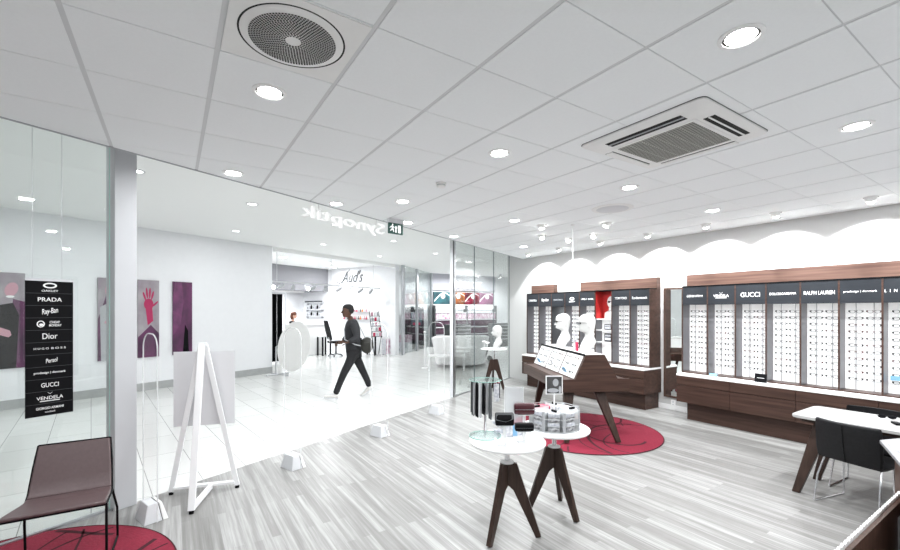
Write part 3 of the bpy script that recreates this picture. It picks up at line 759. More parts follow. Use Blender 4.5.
for (x, lab) in ((.30, 'nearer white mannequin bust with glasses on the sloping display table'), (1.22, 'farther white mannequin bust with glasses on the sloping display table')):
    p = dt(x, .0, 1.200); bust('mannequin_bust', lab, p, yawL, 1.08)
    q = Vector(p) + Matrix.Rotation(yawL, 3, 'Z') @ Vector((.112, 0, .367)) * 1.08
    eyeglasses(tuple(q), (0, 0, yawL + PI), 'black eyeglasses worn by the %s' % lab.replace(' with glasses', ''), 'eyeglasses on the mannequin busts', 0, 1.1)
# small things on top of the sloping table
t = thing('acrylic_eyewear_stand', 'clear acrylic riser with glasses between the two white busts', 'display stand', dt(.78, .02, 1.188), DA)
mb = MB(); mb.box(-.05, -.05, 0, .05, .05, .008); mb.build('base', 'acryledge', t)
mb = MB(); mb.box(-.012, -.006, .008, .012, .006, .26); mb.build('upright', 'acryledge', t)
for z in (.12, .21): mb = MB(); mb.box(-.05, -.02, z, .05, .02, z + .03); mb.build('holder', 'grey', t)
tag(MB().box(-.03, -.012, 0, .03, .012, .13).build('product_pack', 'crimson', None, dt(.55, -.04, 1.188), DA, bevel=.003), 'small pink product pack beside the nearer white bust', 'pack')

# ------------------------------------------------------------------ three legged pedestal tables
def pedestal(label, x, y, feet, rtop=.30, ztop=.75):
    t = thing('pedestal_table', label, 'pedestal table', (x, y, 0), 0)
    mb = MB(); mb.lathe([(rtop - .006, ztop - .022), (rtop, ztop - .016), (rtop, ztop - .004), (rtop - .005, ztop), (.002, ztop)], n=64); mb.build('tabletop', 'white', t, smooth=True)
    mb = MB(); mb.lathe([(.02, .575), (.02, ztop - .022)], n=24); mb.build('pole', 'chrome', t, smooth=True)
    mb = MB(); mb.lathe([(.055, .572), (.055, .58), (.03, .588)], n=28); mb.build('collar', 'whitem', t, smooth=True)
    for fx, fy in feet:
        d = Vector((fx, fy, 0)).normalized(); tn = Vector((-d.y, d.x, 0)); w = .036
        # flat board in the radial plane: polygon (radial, z)
        poly = [(.0, .572), (.078, .572), (.10, .50), (.265, .012), (.225, .0), (.05, .36), (.0, .40)]
        lg = MB(); lg.loft([[d * r + tn * w / 2 + Vector((0, 0, z)) for r, z in poly], [d * r - tn * w / 2 + Vector((0, 0, z)) for r, z in poly]])
        lo = lg.build('leg', 'woodleg', t, bevel=.003)
    return t
T1 = (2.226, 2.565); T2 = (2.83, 2.63)
pedestal('nearest round white pedestal table on three dark wedge legs, holding glasses cases', *T1, [(-.256, -.075), (.191, -.186), (.064, .255)], .302, .752)
pedestal('second round white pedestal table, holding a clear carousel of packs', *T2, [(-.236, .128), (.006, -.27), (.233, .13)], .305, .745)
pedestal('farthest white pedestal table by the glass front, with a bust on it', 6.13, 7.42, [(.16, -.22), (-.26, -.02), (.10, .245)], .29, .79) if False else None
# far stand by the glass corner
FS = (6.05, 7.42)
t = thing('pedestal_table', 'farthest white pedestal table by the glass front, under a white bust', 'pedestal table', (*FS, 0))
mb = MB(); mb.lathe([(.29, .91), (.30, .915), (.30, .928), (.295, .932), (.002, .932)], n=48); mb.build('tabletop', 'white', t, smooth=True)
mb = MB(); mb.lathe([(.02, .68), (.02, .91)], n=16); mb.build('pole', 'chrome', t)
for a in (-33.28, 146.72, 60):
    d = Vector((math.cos(R(a)), math.sin(R(a)), 0)); tn = Vector((-d.y, d.x, 0)); w = .036
    poly = [(.0, .69), (.085, .69), (.11, .60), (.25, .012), (.20, .0), (.05, .42), (.0, .46)]
    lg = MB(); lg.loft([[d * r + tn * w / 2 + Vector((0, 0, z)) for r, z in poly], [d * r - tn * w / 2 + Vector((0, 0, z)) for r, z in poly]]); lg.build('leg', 'woodleg', t, bevel=.003)
bust('mannequin_bust', 'white mannequin bust on the pedestal table by the glass front', (FS[0] + .06, FS[1] - .04, .945), yawL, 1.02)
for k, (dx, dy, z) in enumerate(((-.12, .08, .05), (-.2, .10, .08))):
    tt = thing('eyewear_riser', ('nearer', 'outer')[k] + ' small white eyewear riser beside the bust by the glass front', 'display stand', (FS[0] + dx, FS[1] + dy, .932))
    mb = MB(); mb.box(-.03, -.03, 0, .03, .03, .006); mb.build('base', 'white', tt)
    mb = MB(); mb.tube([(0, 0, .006), (0, 0, z + .06)], .006); mb.build('stem', 'white', tt)
    mb = MB(); mb.ball((0, 0, z + .075), .06, .03, .02, 14, 8); mb.build('rest', 'white', tt, smooth=True)

# ---- things on the nearest pedestal table
Z1 = .752
gx, gy = 2.136, 2.733
t = thing('cord_stand', 'round glass stand hung with spectacle cords on the nearest pedestal table', 'display stand', (gx, gy, Z1))
mb = MB(); mb.lathe([(.128, .001), (.13, .003), (.13, .009), (.127, .011), (.002, .011)], n=48); mb.build('glass_base', 'glasstop', t)
mb = MB(); mb.lathe([(.131, .002), (.1315, .010), (.129, .010)], n=48, cap=False); mb.build('base_edge', 'glassedge', t)
mb = MB(); mb.lathe([(.011, .011), (.011, .455)], n=16); mb.build('pole', 'chrome', t, smooth=True)
mb = MB(); mb.lathe([(.132, .455), (.132, .463), (.002, .463)], n=8); mb.build('glass_top', 'glasstop', t)
mb = MB(); mb.lathe([(.133, .456), (.1335, .462), (.131, .462)], n=8, cap=False); mb.build('top_edge', 'glassedge', t)
rnd = random.Random(3)
labs = ['black', 'dark grey', 'silver', 'pale', 'clear', 'grey']
for k in range(8):
    a = R(150 + k * 15); x, y = .105 * math.cos(a), .105 * math.sin(a)
    cm = ('black', 'darkgrey', 'steel', 'black', 'lightgrey', 'black', 'steel', 'darkgrey')[k]
    mb = MB(); ln = .24 + .05 * rnd.random()
    mb.tube([(0, 0, 0), (-.004, 0, -.03), (-.006, 0, -ln), (.004, 0, -ln - .01), (.008, 0, -ln + .02), (.004, 0, -.02)], .0085, 6)
    tag(mb.build('spectacle_cord', cm, None, (gx + x, gy + y, Z1 + .453)), '%s spectacle cord, %s from the left under the glass stand top' % (('black', 'dark grey', 'silver', 'black', 'light grey', 'black', 'silver', 'dark grey')[k], ORD[k]), 'spectacle cord', 'spectacle cords hanging on the glass stand')
for k, (a, cm, lab) in enumerate(((-62, 'packw', 'white'), (-42, 'black', 'black'), (-25, 'crimson', 'red'), (-8, 'black', 'small black'))):
    x, y = .10 * math.cos(R(a)), .10 * math.sin(R(a))
    mb = MB(); mb.box(-.022, -.004, -.16 + .02 * k, .022, .004, -.02); mb.tube([(0, 0, -.02), (0, 0, 0)], .0015, 5)
    tag(mb.build('accessory_pack', cm, None, (gx + x, gy + y, Z1 + .455), R(-33)), '%s accessory pack hanging on the right of the glass cord stand' % lab, 'pack', 'accessory packs on the glass stand')
def at_xy(px, py, z):                    # plan position on a horizontal level as seen from the eye point
    F = 423.5; yaw = R(33.28); d = F * (CH - z) / (py - 310.8); r = (px - 450) / F * d
    return (r * math.cos(yaw) + d * math.sin(yaw), -r * math.sin(yaw) + d * math.cos(yaw))
YW = R(-33.28)
def case_mesh(w, h, dpt):
    # clamshell: rounded cross-section, slightly bowed ends
    mb = MB(); rings = []
    for u, q in ((-1, .55), (-.985, .75), (-.95, .88), (-.85, .96), (-.5, 1), (0, 1), (.5, 1), (.85, .96), (.95, .88), (.985, .75), (1, .55)):
        rings.append([(u * w / 2, dpt / 2 * q * math.copysign(abs(math.cos(2 * PI * i / 20)) ** .45, math.cos(2 * PI * i / 20)), h / 2 + h / 2 * q * math.copysign(abs(math.sin(2 * PI * i / 20)) ** .6, math.sin(2 * PI * i / 20))) for i in range(20)])
    return mb.loft(rings)
def riser(label, x, y, h, case_mat, case_label, w=.15, hh=.055, flap=False):
    t = thing('acrylic_riser', label, 'display stand', (x, y, Z1), YW)
    mb = MB(); mb.box(-.055, -.035, 0, .055, .035, .004); mb.build('base', 'acryledge', t)
    mb = MB(); mb.box(-.012, -.006, .004, .012, .006, h - .004); mb.build('post', 'acryledge', t)
    mb = MB(); mb.box(-.05, -.03, h - .004, .05, .03, h); mb.build('shelf', 'acryledge', t)
    c = thing('glasses_case', case_label, 'glasses case', (x, y, Z1 + h), YW)
    if flap:
        mb = MB(); mb.prism([(-.032, 0), (.034, .004), (.036, .05), (.012, hh), (-.012, hh * .98), (-.036, .05)], -w / 2, w / 2, 'x'); mb.build('shell', case_mat, c, bevel=.008)
        mb = MB(); mb.add([(-w * .48, -.0375, .045), (w * .05, -.036, .03), (w * .46, -.0375, .052), (w * .46, -.014, hh * 1.0), (-w * .48, -.014, hh * 1.0)], [(0, 1, 2, 3, 4)]); mb.build('flap', 'darkgrey', c); return
    mb = case_mesh(w, hh, .07); mb.build('shell', case_mat, c, smooth=True)
    mb = MB(); mb.box(-w * .46, -.0358, hh * .46, w * .46, -.034, hh * .50); mb.build('seam', 'steel' if case_mat == 'burg' else 'darkgrey', c)
x, y = 2.114, 2.467; riser('clear acrylic riser at the front left, holding the black folded case', x, y, .155, 'black', 'black soft glasses case with flap on the front left riser', .14, .094, True)
x, y = 2.298, 2.446; riser('low clear acrylic riser at the front right, holding the black case', x, y, .086, 'black', 'slim black glasses case on the low front right riser', .146, .062)
x, y = 2.46, 2.62; riser('tall clear acrylic riser at the back, holding the burgundy case', x, y, .158, 'burg', 'burgundy glasses case on the tall rear riser', .17, .095)
x, y = at_xy(514, 431, Z1)
t = thing('leaflet_holder', 'clear upright acrylic leaflet holder standing between the glasses cases', 'leaflet holder', (x, y, Z1), YW)
mb = MB(); mb.box(-.08, -.002, .0, .08, .002, .375); mb.build('panel', 'haze', t); e = MB(); e.tube([(-.08, 0, .0), (-.08, 0, .375), (.08, 0, .375), (.08, 0, 0)], .0025, 5); e.build('panel_edge', 'acryledge', t)
mb = MB(); mb.box(-.075, -.05, 0, .085, .03, .005); mb.build('foot', 'acryledge', t)
for k in range(4):
    mb = MB(); mb.box(-.04, -.003, 0, .04, .003, .09); mb.xform(Matrix.Rotation(R(-14), 4, 'X'))
    xx, yy = at_xy(508 + 4.5 * k, 437 - .8 * k, Z1)
    tag(mb.build('leaflet', ('packw', 'blue', 'packw', 'pack')[k], None, (xx, yy, Z1 + .002), YW + .1 * k), '%s of four small leaflets in front of the clear holder' % ('leftmost blue and white', 'second, pale blue', 'third, white', 'rightmost, grey printed')[k], 'leaflet', 'leaflets on the nearest table')
for k, (px, py, z, mm) in enumerate(((500, 432.5, 0, 'packw'), (503, 430, .03, 'pack'), (499, 431, .062, 'packw'), (504, 431, .09, 'packw'))):
    xx, yy = at_xy(px, py, Z1)
    mb = MB(); mb.box(-.05, -.03, 0, .05, .03, .028)
    tag(mb.build('cloth_pack', mm, None, (xx, yy, Z1 + z + .001), YW + (.3, -.2, .5, .1)[k], bevel=.004), 'folded cleaning cloth pack, %s of the pile behind the black folded case' % ('lowest', 'second from the bottom', 'third from the bottom', 'topmost')[k], 'pack', 'cleaning cloth packs piled on the nearest table')
# ---- carousel on the second table
Z2 = .745
t = thing('carousel', 'clear round carousel of compartments with a photo card on a post', 'carousel', (*T2, Z2), R(20))
mb = MB(); mb.lathe([(.222, .002), (.222, .008), (.002, .008)], n=48); mb.build('tray', 'acryledge', t)
mb = MB()
for k in range(8):
    a = 2 * PI * k / 8; c, s = math.cos(a), math.sin(a)
    w = MB(); w.box(.222, -.012, .008, .228, .012, .178); w.xform(Matrix.Rotation(a, 4, 'Z')); w.build('corner_strip', 'grey', t)
    w = MB(); w.box(.05, -.0015, .008, .221, .0015, .178); w.xform(Matrix.Rotation(a, 4, 'Z')); w.build('partition', 'acryledge', t)
for z in (.06, .115, .174):
    mb = MB(); mb.lathe([(.229, z), (.231, z), (.231, z + .004), (.229, z + .004), (.229, z)], n=8, cap=False); mb.build('rim', 'acryledge', t)
mb = MB(); mb.lathe([(.23, .008), (.23, .178)], n=8, cap=False); mb.build('outer_wall', 'acryl', t)
mb = MB(); mb.lathe([(.007, .008), (.007, .30)], n=12); mb.build('post', 'white', t)
card = MB(); card.box(-.075, -.004, .29, .075, .004, .455); cd = card.build('photo_card', 'white', t, rot=(0, 0, YW - R(20)))
mb = MB(); mb.box(-.066, -.0055, .299, .066, -.004, .446); mb.build('photo_print', 'photo', cd)
mb = MB(); mb.ball((.012, -.0055, .395), .026, .001, .034, 16, 10); mb.ball((-.012, -.0055, .325), .05, .001, .02, 16, 8); mb.ball((.05, -.0055, .33), .012, .001, .035, 12, 8); mb.build('photo_face', 'grey', cd)
rnd = random.Random(9)
for k in range(8):
    a = R(20) + 2 * PI * (k + .5) / 8; c, s = math.cos(a), math.sin(a)
    for j in range(4):
        mm = ('pack', 'packw', 'pack', 'packw')[j]
        if j == 3 and k in (1, 2): mm = 'crimson'
        if k == 6 and j == 2: mm = 'orange'
        mb = MB(); mb.box(-.055, -.05, 0, .052, .05, .037)
        tag(mb.build('accessory_pack', mm, None, (T2[0] + .145 * c, T2[1] + .145 * s, Z2 + .0095 + .0395 * j), a + rnd.uniform(-.06, .06), bevel=.006),
            'accessory pack in the %s carousel compartment counted from the desk side, %s of its stack' % (ORD[k], ('lowest', 'second', 'third', 'topmost')[j]), 'pack', 'packs in the clear carousel')
    if k % 2 == 0:
        tag(MB().box(-.03, -.008, 0, .03, .008, .018).build('clip', 'black', None, (T2[0] + .15 * c, T2[1] + .15 * s, Z2 + .1685), a + .7, bevel=.003), 'small black clip on top of the %s carousel compartment from the desk side' % ORD[k], 'clip', 'black clips on the carousel packs')

# ------------------------------------------------------------------ anti theft gates
GL = ['leftmost clear anti theft gate, beside the white easel', 'second clear anti theft gate, in front of the oval white panel', 'third clear anti theft gate, in front of the walking man', 'rightmost clear anti theft gate, by the grey post']
for k, (x, y) in enumerate([(-.156, 4.43), (1.142, 5.0), (2.465, 5.59), (3.81, 6.23)]):
    g = thing('security_gate', GL[k], 'security gate', (x, y, 0), FA + R(-6), 'anti theft gates across the entrance')
    # panel in the local y-z plane (people walk along y)
    W, T, Rr = .17, 1.58, .13
    arc = [(W, .02), (W, T - Rr)] + [(W - Rr + Rr * math.cos(R(a)), T - Rr + Rr * math.sin(R(a))) for a in range(10, 91, 16)] + [(-W + Rr - Rr * math.cos(R(a)), T - Rr + Rr * math.sin(R(a))) for a in range(80, -1, -16)] + [(-W, .02)]
    mb = MB(); mb.prism(arc, -.004, .004, 'x'); mb.build('clear_panel', 'gateglass', g)
    e = MB()
    e.tube([(0, a, b) for a, b in arc], .0055, 6); e.build('panel_edge', 'gateedge', g)
    b = MB(); b.loft([[(-.08, -.12, .0), (.055, -.12, 0), (.055, .12, 0), (-.08, .12, 0)], [(-.045, -.085, .15), (.03, -.085, .15), (.03, .085, .15), (-.045, .085, .15)]]); b.build('base', 'lightgrey', g, bevel=.006)
    b = MB(); b.loft([[(.058, -.12, .0), (.10, -.12, 0), (.10, .12, 0), (.058, .12, 0)], [(.036, -.085, .15), (.06, -.085, .15), (.06, .085, .15), (.036, .085, .15)]]); b.build('rear_cover', 'softwhite', g, bevel=.006)
    b = MB(); b.loft([[(.0555, -.115, .005), (.0578, -.115, .005), (.0578, .115, .005), (.0555, .115, .005)], [(.031, -.08, .148), (.0352, -.08, .148), (.0352, .08, .148), (.031, .08, .148)]]); b.build('gasket', 'black', g)

# ------------------------------------------------------------------ easel
t = thing('easel', 'white A frame easel with a blank board, at the entrance', 'easel', (.235, 4.70, 0), math.atan2(-.169, .555))
A = (-.29, .12); B_ = (.29, .12); Cc = (.075, -.37); AP = (0.0, .06, 1.44)
def bar(pts, w, nm, m='whitem'):
    mb = MB(); p, q = Vector(pts[0]), Vector(pts[1]); ax = (q - p).normalized(); s_ = ax.cross(Vector((0, 1, 0))).normalized() if abs(ax.y) < .9 else Vector((1, 0, 0)); n = ax.cross(s_).normalized()
    mb.loft([[c_ + s_ * a * w[0] / 2 + n * b * w[1] / 2 for a, b in ((1, 1), (1, -1), (-1, -1), (-1, 1))] for c_ in (p, q)]); return mb.build(nm, m, t, bevel=.002)
bar([(AP[0] - .02, AP[1], AP[2]), (A[0], A[1], .025)], (.045, .025), 'leg'); bar([(AP[0] + .02, AP[1], AP[2]), (B_[0], B_[1], .025)], (.045, .025), 'leg')
bar([(AP[0] - .005, AP[1] - .03, AP[2] + .02), (Cc[0] - .06, Cc[1], .025)], (.055, .03), 'front_leg')
bar([(A[0] + .02, A[1], .06), (B_[0] - .02, B_[1], .06)], (.025, .05), 'crossbar'); bar([(.06, .10, .05), (Cc[0] - .05, Cc[1] + .02, .05)], (.03, .05), 'brace')
mb = MB(); mb.box(-.035, .015, 1.425, .03, .085, 1.465); mb.build('top_bracket', 'lightgrey', t, bevel=.003)
mb = MB(); mb.box(-.275, .135, .645, .265, .147, 1.375); mb.build('board', 'board', t)
for x, y in (A, B_, (Cc[0] - .06, Cc[1])): mb = MB(); mb.lathe([(.02, 0), (.02, .026)], (x, y, 0), 12); mb.build('rubber_foot', 'black', t)

# ------------------------------------------------------------------ hanging brand board behind the lounge chair
P0 = Vector((-.944, 4.511, 0)); P1 = Vector((-.684, 4.632, 0)); bw = (P1 - P0).length
t = thing('brand_board', 'tall black hanging board with white logos, behind the lounge chair', 'sign board', ((P0 + P1) / 2), math.atan2((P1 - P0).y, (P1 - P0).x))
zb0, zb1 = .945, 2.03
mb = MB(); mb.box(-bw / 2, -.004, zb0, bw / 2, .004, zb1 - .02); bo = mb.build('black_board', 'black', t)
mb = MB(); mb.box(-bw / 2 - .006, .006, zb0 + .3, bw / 2 + .035, .011, zb1 + .03); mb.build('backing_plate', 'acryl', t)
mb = MB(); mb.box(-bw / 2, -.005, zb1 - .02, bw / 2, .005, zb1); mb.build('top_strip', 'lightgrey', t)
for x in (-bw / 2 + .04, bw / 2 - .07): mb = MB(); mb.tube([(x, 0, zb1), (x, 0, MC)], .0018, 5); mb.build('wire', 'steel', t)
BT = (R(90), 0, 0); Hb = (zb1 - .02 - zb0) / 11.
def zrow(k): return zb1 - .02 - Hb * (k + .5)
ellipse('logo', 'letter', bo, (0, -.0045, zrow(0) + .014), BT, .042, .022, .012)
text('lettering', 'OAKLEY', 'letter', bo, (0, -.0045, zrow(0) - .028), BT, .016, .10, bold=.006)
text('lettering', 'PRADA', 'letter', bo, (0, -.0045, zrow(1)), BT, .032, .145, bold=.01)
text('lettering', 'Ray-Ban', 'letter', bo, (0, -.0045, zrow(2)), (R(90), R(-10), 0), .055, .10, shear=.35, bold=.006)
ellipse('logo', 'letter', bo, (-.055, -.0045, zrow(3)), BT, .024, .026, .007); ellipse('logo', 'letter', bo, (-.052, -.0045, zrow(3) - .006), BT, .012, .010)
text('lettering', 'CHEAP', 'letter', bo, (.028, -.0045, zrow(3) + .013), BT, .019, .062, bold=.01); text('lettering', 'MONDAY', 'letter', bo, (.032, -.0045, zrow(3) - .012), BT, .019, .075, bold=.01)
text('lettering', 'Dior', 'letter', bo, (0, -.0045, zrow(4)), BT, .045, .09)
text('lettering', 'HUGO', 'letter', bo, (-.052, -.0045, zrow(5)), BT, .015, .088, spacing=1.5); text('lettering', 'BOSS', 'letter', bo, (.052, -.0045, zrow(5)), BT, .015, .088, spacing=1.5)
text('lettering', 'Persol', 'letter', bo, (0.01, -.0045, zrow(6)), (R(90), R(-8), 0), .034, .075, shear=.3, bold=.006)
text('lettering', 'prodesign | denmark', 'letter', bo, (0, -.0045, zrow(7)), BT, .022, .19, bold=.01)
text('lettering', 'GUCCI', 'letter', bo, (0, -.0045, zrow(8)), BT, .034, .105)
text('lettering', 'VENDELA', 'letter', bo, (0, -.0045, zrow(9) - .005), BT, .026, .16)
mb = MB()
for s in (-1, 1): mb.add([(s * .002, 0, .028), (s * .016, 0, .042), (s * .012, 0, .036), (0, 0, .022)], [(0, 1, 2, 3)])
mb.add([(-.06, 0, -.032), (.06, 0, -.032), (.06, 0, -.026), (-.06, 0, -.026)], [(0, 1, 2, 3)]); mb.build('logo', 'letter', bo, (0, -.0045, zrow(9)))
text('lettering', 'GIORGIO ARMANI', 'letter', bo, (0, -.0045, zrow(10) + .012), BT, .02, .165, bold=.01)
text('lettering', 'occhiali', 'letter', bo, (0, -.0045, zrow(10) - .018), BT, .012, .06)
mb = MB()
for k in range(1, 11): mb.box(-bw / 2, -.0043, zb1 - .02 - Hb * k - .0008, bw / 2, -.004, zb1 - .02 - Hb * k + .0008)
mb.build('divider_lines', 'darkgrey', bo)
# shop name seen from behind above the entrance
sn0, sn1 = 1.72, 3.42
t = thing('shop_sign', 'white shop name letters seen from behind, along the ceiling edge over the entrance', 'shop sign', fac((sn0 + sn1) / 2, .18, 3.13), FA + PI)
text('lettering', 'Synoptik', 'signglow', t, (0, 0, 0), (R(90), 0, 0), .22, sn1 - sn0, extrude=.04)
for x in (-.6, .6): mb = MB(); mb.tube([(x, .03, .05), (x, .03, MC - 3.13)], .006, 6); mb.build('hanger', 'white', t)

# ------------------------------------------------------------------ lounge chair
CL = (-.625, 3.98)
t = thing('lounge_chair', 'taupe leather lounge chair on a black sled frame, on a round red rug', 'chair', (*CL, .011), R(-2))
# profile in (y, z): back at +y, seat front at -y
prof = [(-.30, .470), (-.24, .468), (0, .432), (.08, .424), (.125, .432), (.155, .46), (.185, .53), (.23, .64), (.285, .765)]
n = len(prof); th = .022
def offs(k):
    a = Vector(prof[max(k - 1, 0)]); b = Vector(prof[min(k + 1, n - 1)]); d = (b - a).normalized(); return Vector((-d.y, d.x))
def shell(i0, i1, nm, w0=.262):
    mb = MB(); rings = []
    for k in range(i0, i1 + 1):
        p = Vector(prof[k]); o_ = offs(k) * th
        w = (.262, .258, .245, .24, .236, .232, .228, .218, .207)[k]
        top, bot = p + o_ * .4, p - o_ * .6
        rings.append([(-w, top.x, top.y), (w, top.x, top.y), (w, bot.x, bot.y), (-w, bot.x, bot.y)])
    mb.loft(rings); return mb.build(nm, 'leather', t, smooth=True, bevel=.008)
shell(0, 4, 'seat'); shell(4, n - 1, 'backrest')
fr = MB()
for s in (-1, 1):
    x = s * .262
    fr.tube([(x, -.29, .455), (x, -.235, .450), (s * .243, .08, .404), (s * .240, .13, .416), (s * .236, .165, .452), (s * .225, .232, .62), (s * .209, .292, .768)], .007, 8)
    fr.tube([(s * .24, .13, .412), (s * .262, .20, .24), (s * .262, .22, .008), (x, -.24, .008), (x, -.275, .05), (x, -.28, .45)], .008, 8)
fr.tube([(-.262, -.285, .45), (.262, -.285, .45)], .008, 8); fr.tube([(-.209, .292, .768), (.209, .292, .768)], .006, 8); fr.tube([(-.24, .1, .405), (.24, .1, .405)], .007, 8); fr.tube([(-.262, -.18, .432), (.262, -.18, .432)], .006, 8)
fr.build('sled_frame', 'black', t, smooth=True)

# ------------------------------------------------------------------ desk and desk chairs
t = thing('desk', 'white topped desk with splayed dark walnut legs by the long display', 'desk', (5.43, .95, 0))
def rrect(x0, y0, x1, y1, r, n=5):
    p = []
    for cx, cy, a0 in ((x1 - r, y1 - r, 0), (x0 + r, y1 - r, 90), (x0 + r, y0 + r, 180), (x1 - r, y0 + r, 270)):
        p += [(cx + r * math.cos(R(a0 + 90 * i / n)), cy + r * math.sin(R(a0 + 90 * i / n))) for i in range(n + 1)]
    return p
mb = MB(); mb.prism(rrect(-.34, -.80, .34, .70, .07), .732, .76, 'z'); mb.build('desktop', 'desktop', t, bevel=.003)
mb = MB(); mb.prism(rrect(-.30, -.74, .30, .64, .05), .70, .732, 'z'); mb.build('apron', 'woodleg', t)
for sx in (-1, 1):
    leg(t, (sx * .20, .48, .705), (sx * .28 - .03, .66, .0), .13, .06, .045, dirv=(0, .6, .0)); leg(t, (sx * .20, -.58, .705), (sx * .28, -.76, .0), .13, .06, .045, dirv=(0, .6, 0))
def desk_chair(label, x, y, rz):
    # faces +x
    t = thing('desk_chair', label, 'chair', (x, y, 0), rz)
    def shl(pr, nm):
        mb = MB(); rings = []
        for (px_, pz, w, curve, o_x, o_z) in pr:
            ring = []
            for k in range(9):
                u = -1 + k / 4; ring.append((px_ + curve * u * u, u * w, pz + .0 * u))
            ring2 = [(p[0] + o_x, p[1] * .97, p[2] + o_z) for p in ring[::-1]]
            rings.append(ring + ring2)
        mb.loft(rings); mb.build(nm, 'blackleather', t, smooth=True, bevel=.006)
    shl([(.25, .455, .23, .0, 0, -.03), (.15, .462, .235, 0, 0, -.03), (-.10, .45, .24, .0, 0, -.03), (-.19, .452, .235, .01, .006, -.03)], 'seat')
    shl([(-.195, .44, .235, .03, -.03, 0), (-.215, .52, .242, .04, -.03, 0), (-.235, .65, .242, .05, -.03, 0), (-.252, .77, .238, .055, -.028, 0), (-.25, .785, .232, .055, -.022, 0)], 'backrest')
    for k in (0,): 
        mb = MB(); mb.tube([(-.228, 0, .44), (-.247, 0, .52), (-.268, 0, .65), (-.283, 0, .77)], .0025, 5); mb.build('back_seam', 'black', t)
    mb = MB()
    for s in (-1, 1):
        yy = s * .225
        mb.tube([(-.13, yy * .9, .43), (-.20, yy, .25), (-.235, yy * 1.05, .008), (.22, yy * 1.05, .008), (.17, yy * .95, .30), (.16, yy * .9, .43)], .008, 8)
    mb.tube([(-.13, -.2, .425), (-.13, .2, .425)], .007, 8); mb.tube([(.16, -.2, .425), (.16, .2, .425)], .007, 8)
    mb.build('sled_frame', 'chrome', t, smooth=True)
desk_chair('black leather desk chair with chrome sled legs, on the near side of the desk', 5.19, 1.16, R(-13))
desk_chair('black leather desk chair on the far side of the desk, only its back showing', 5.74, 1.22, R(176))
# papers and glasses on the desk
x, y = at_xy(872, 418, .761)
tag(MB().box(-.15, -.10, 0, .15, .10, .002).build('paper_sheet', 'white', None, (x, y, .7605), R(-10)), 'white sheet of paper lying on the desk', 'paper')
x, y = at_xy(887, 418.5, .765); t = thing('sunglasses', 'dark sunglasses folded on the white paper on the desk', 'sunglasses', (x, y, .7635), R(20))
mb = MB()
for s in (-1, 1): mb.ball((0, s * .034, .016), .006, .03, .016, 14, 8)
mb.box(-.004, -.012, .02, .004, .012, .026); mb.build('front', 'black', t)
for s in (-1, 1): mb = MB(); mb.tube([(.004, s * .064, .02), (.02, s * .06, .012), (.03, -s * .05, .006)], .0025, 6); mb.build('temple', 'black', t)
x, y = at_xy(897, 424, .765); tag(MB().box(-.05, -.025, 0, .05, .025, .018).build('phone', 'black', None, (x, y, .7605), R(30), bevel=.005), 'small black phone on the desk near the right edge', 'phone')
# ------------------------------------------------------------------ service counter, lower right
t = thing('service_counter', 'service counter with pale top and walnut front at the right edge', 'counter', (4.65, .93, 0))
top = [(0, 0), (-.60, -.218), (-1.25, -.455), (-1.25, -2.2), (.30, -2.2), (.30, -.107)]
mb = MB(); mb.prism(top[::-1], .735, .76, 'z'); mb.build('worktop', 'countertop', t, bevel=.003)
ins = [(.02, -.08), (-.58, -.26), (-1.2, -.52), (-1.2, -2.15), (.27, -2.15), (.27, -.145)]
mb = MB(); mb.prism(ins[::-1], 0, .735, 'z'); mb.build('body', 'woodv', t)
x, y = at_xy(896, 447, .765); t = thing('catalogue', 'open printed catalogue on the pale counter at the right edge', 'catalogue', (x + .06, y - .06, .76), R(25))
mb = MB(); mb.box(-.14, -.10, 0, 0, .10, .006); mb.build('left_page', 'packw', t); mb = MB(); mb.box(.001, -.10, 0, .14, .10, .006); mb.build('right_page', 'pack', t)
t = thing('low_partition', 'low walnut partition with white scalloped edging in the lower right corner', 'partition', (4.15, .735, 0))
mb = MB(); mb.box(-1.55, -.03, 0, .02, 0, .515); mb.build('panel', 'woodv', t)
mb = MB()
wv = 1.57 / 28
poly = [(-1.55, .508)]
for k in range(28):
    for q in range(6):
        a = PI * q / 6; poly.append((-1.55 + wv * (k + .5) - wv * .5 * math.cos(a), .522 + .022 * math.sin(a)))
poly += [(.02, .522), (.02, .508)]
mb.prism(poly[::-1], -.008, .004, 'y'); mb.build('scalloped_edging', 'white', t)
t = thing('framed_card', 'silver framed grey card on the walnut partition in the lower right corner', 'frame', (3.97, .7045, .17))
mb = MB(); mb.box(-.02, -.008, 0, .0, 0, .26); mb.box(.09, -.008, 0, .11, 0, .26); mb.box(0, -.008, 0, .09, 0, .02); mb.box(0, -.008, .24, .09, 0, .26); mb.build('frame', 'steel', t)
mb = MB(); mb.box(0, -.003, .02, .09, 0, .24); mb.build('card', 'grey', t)

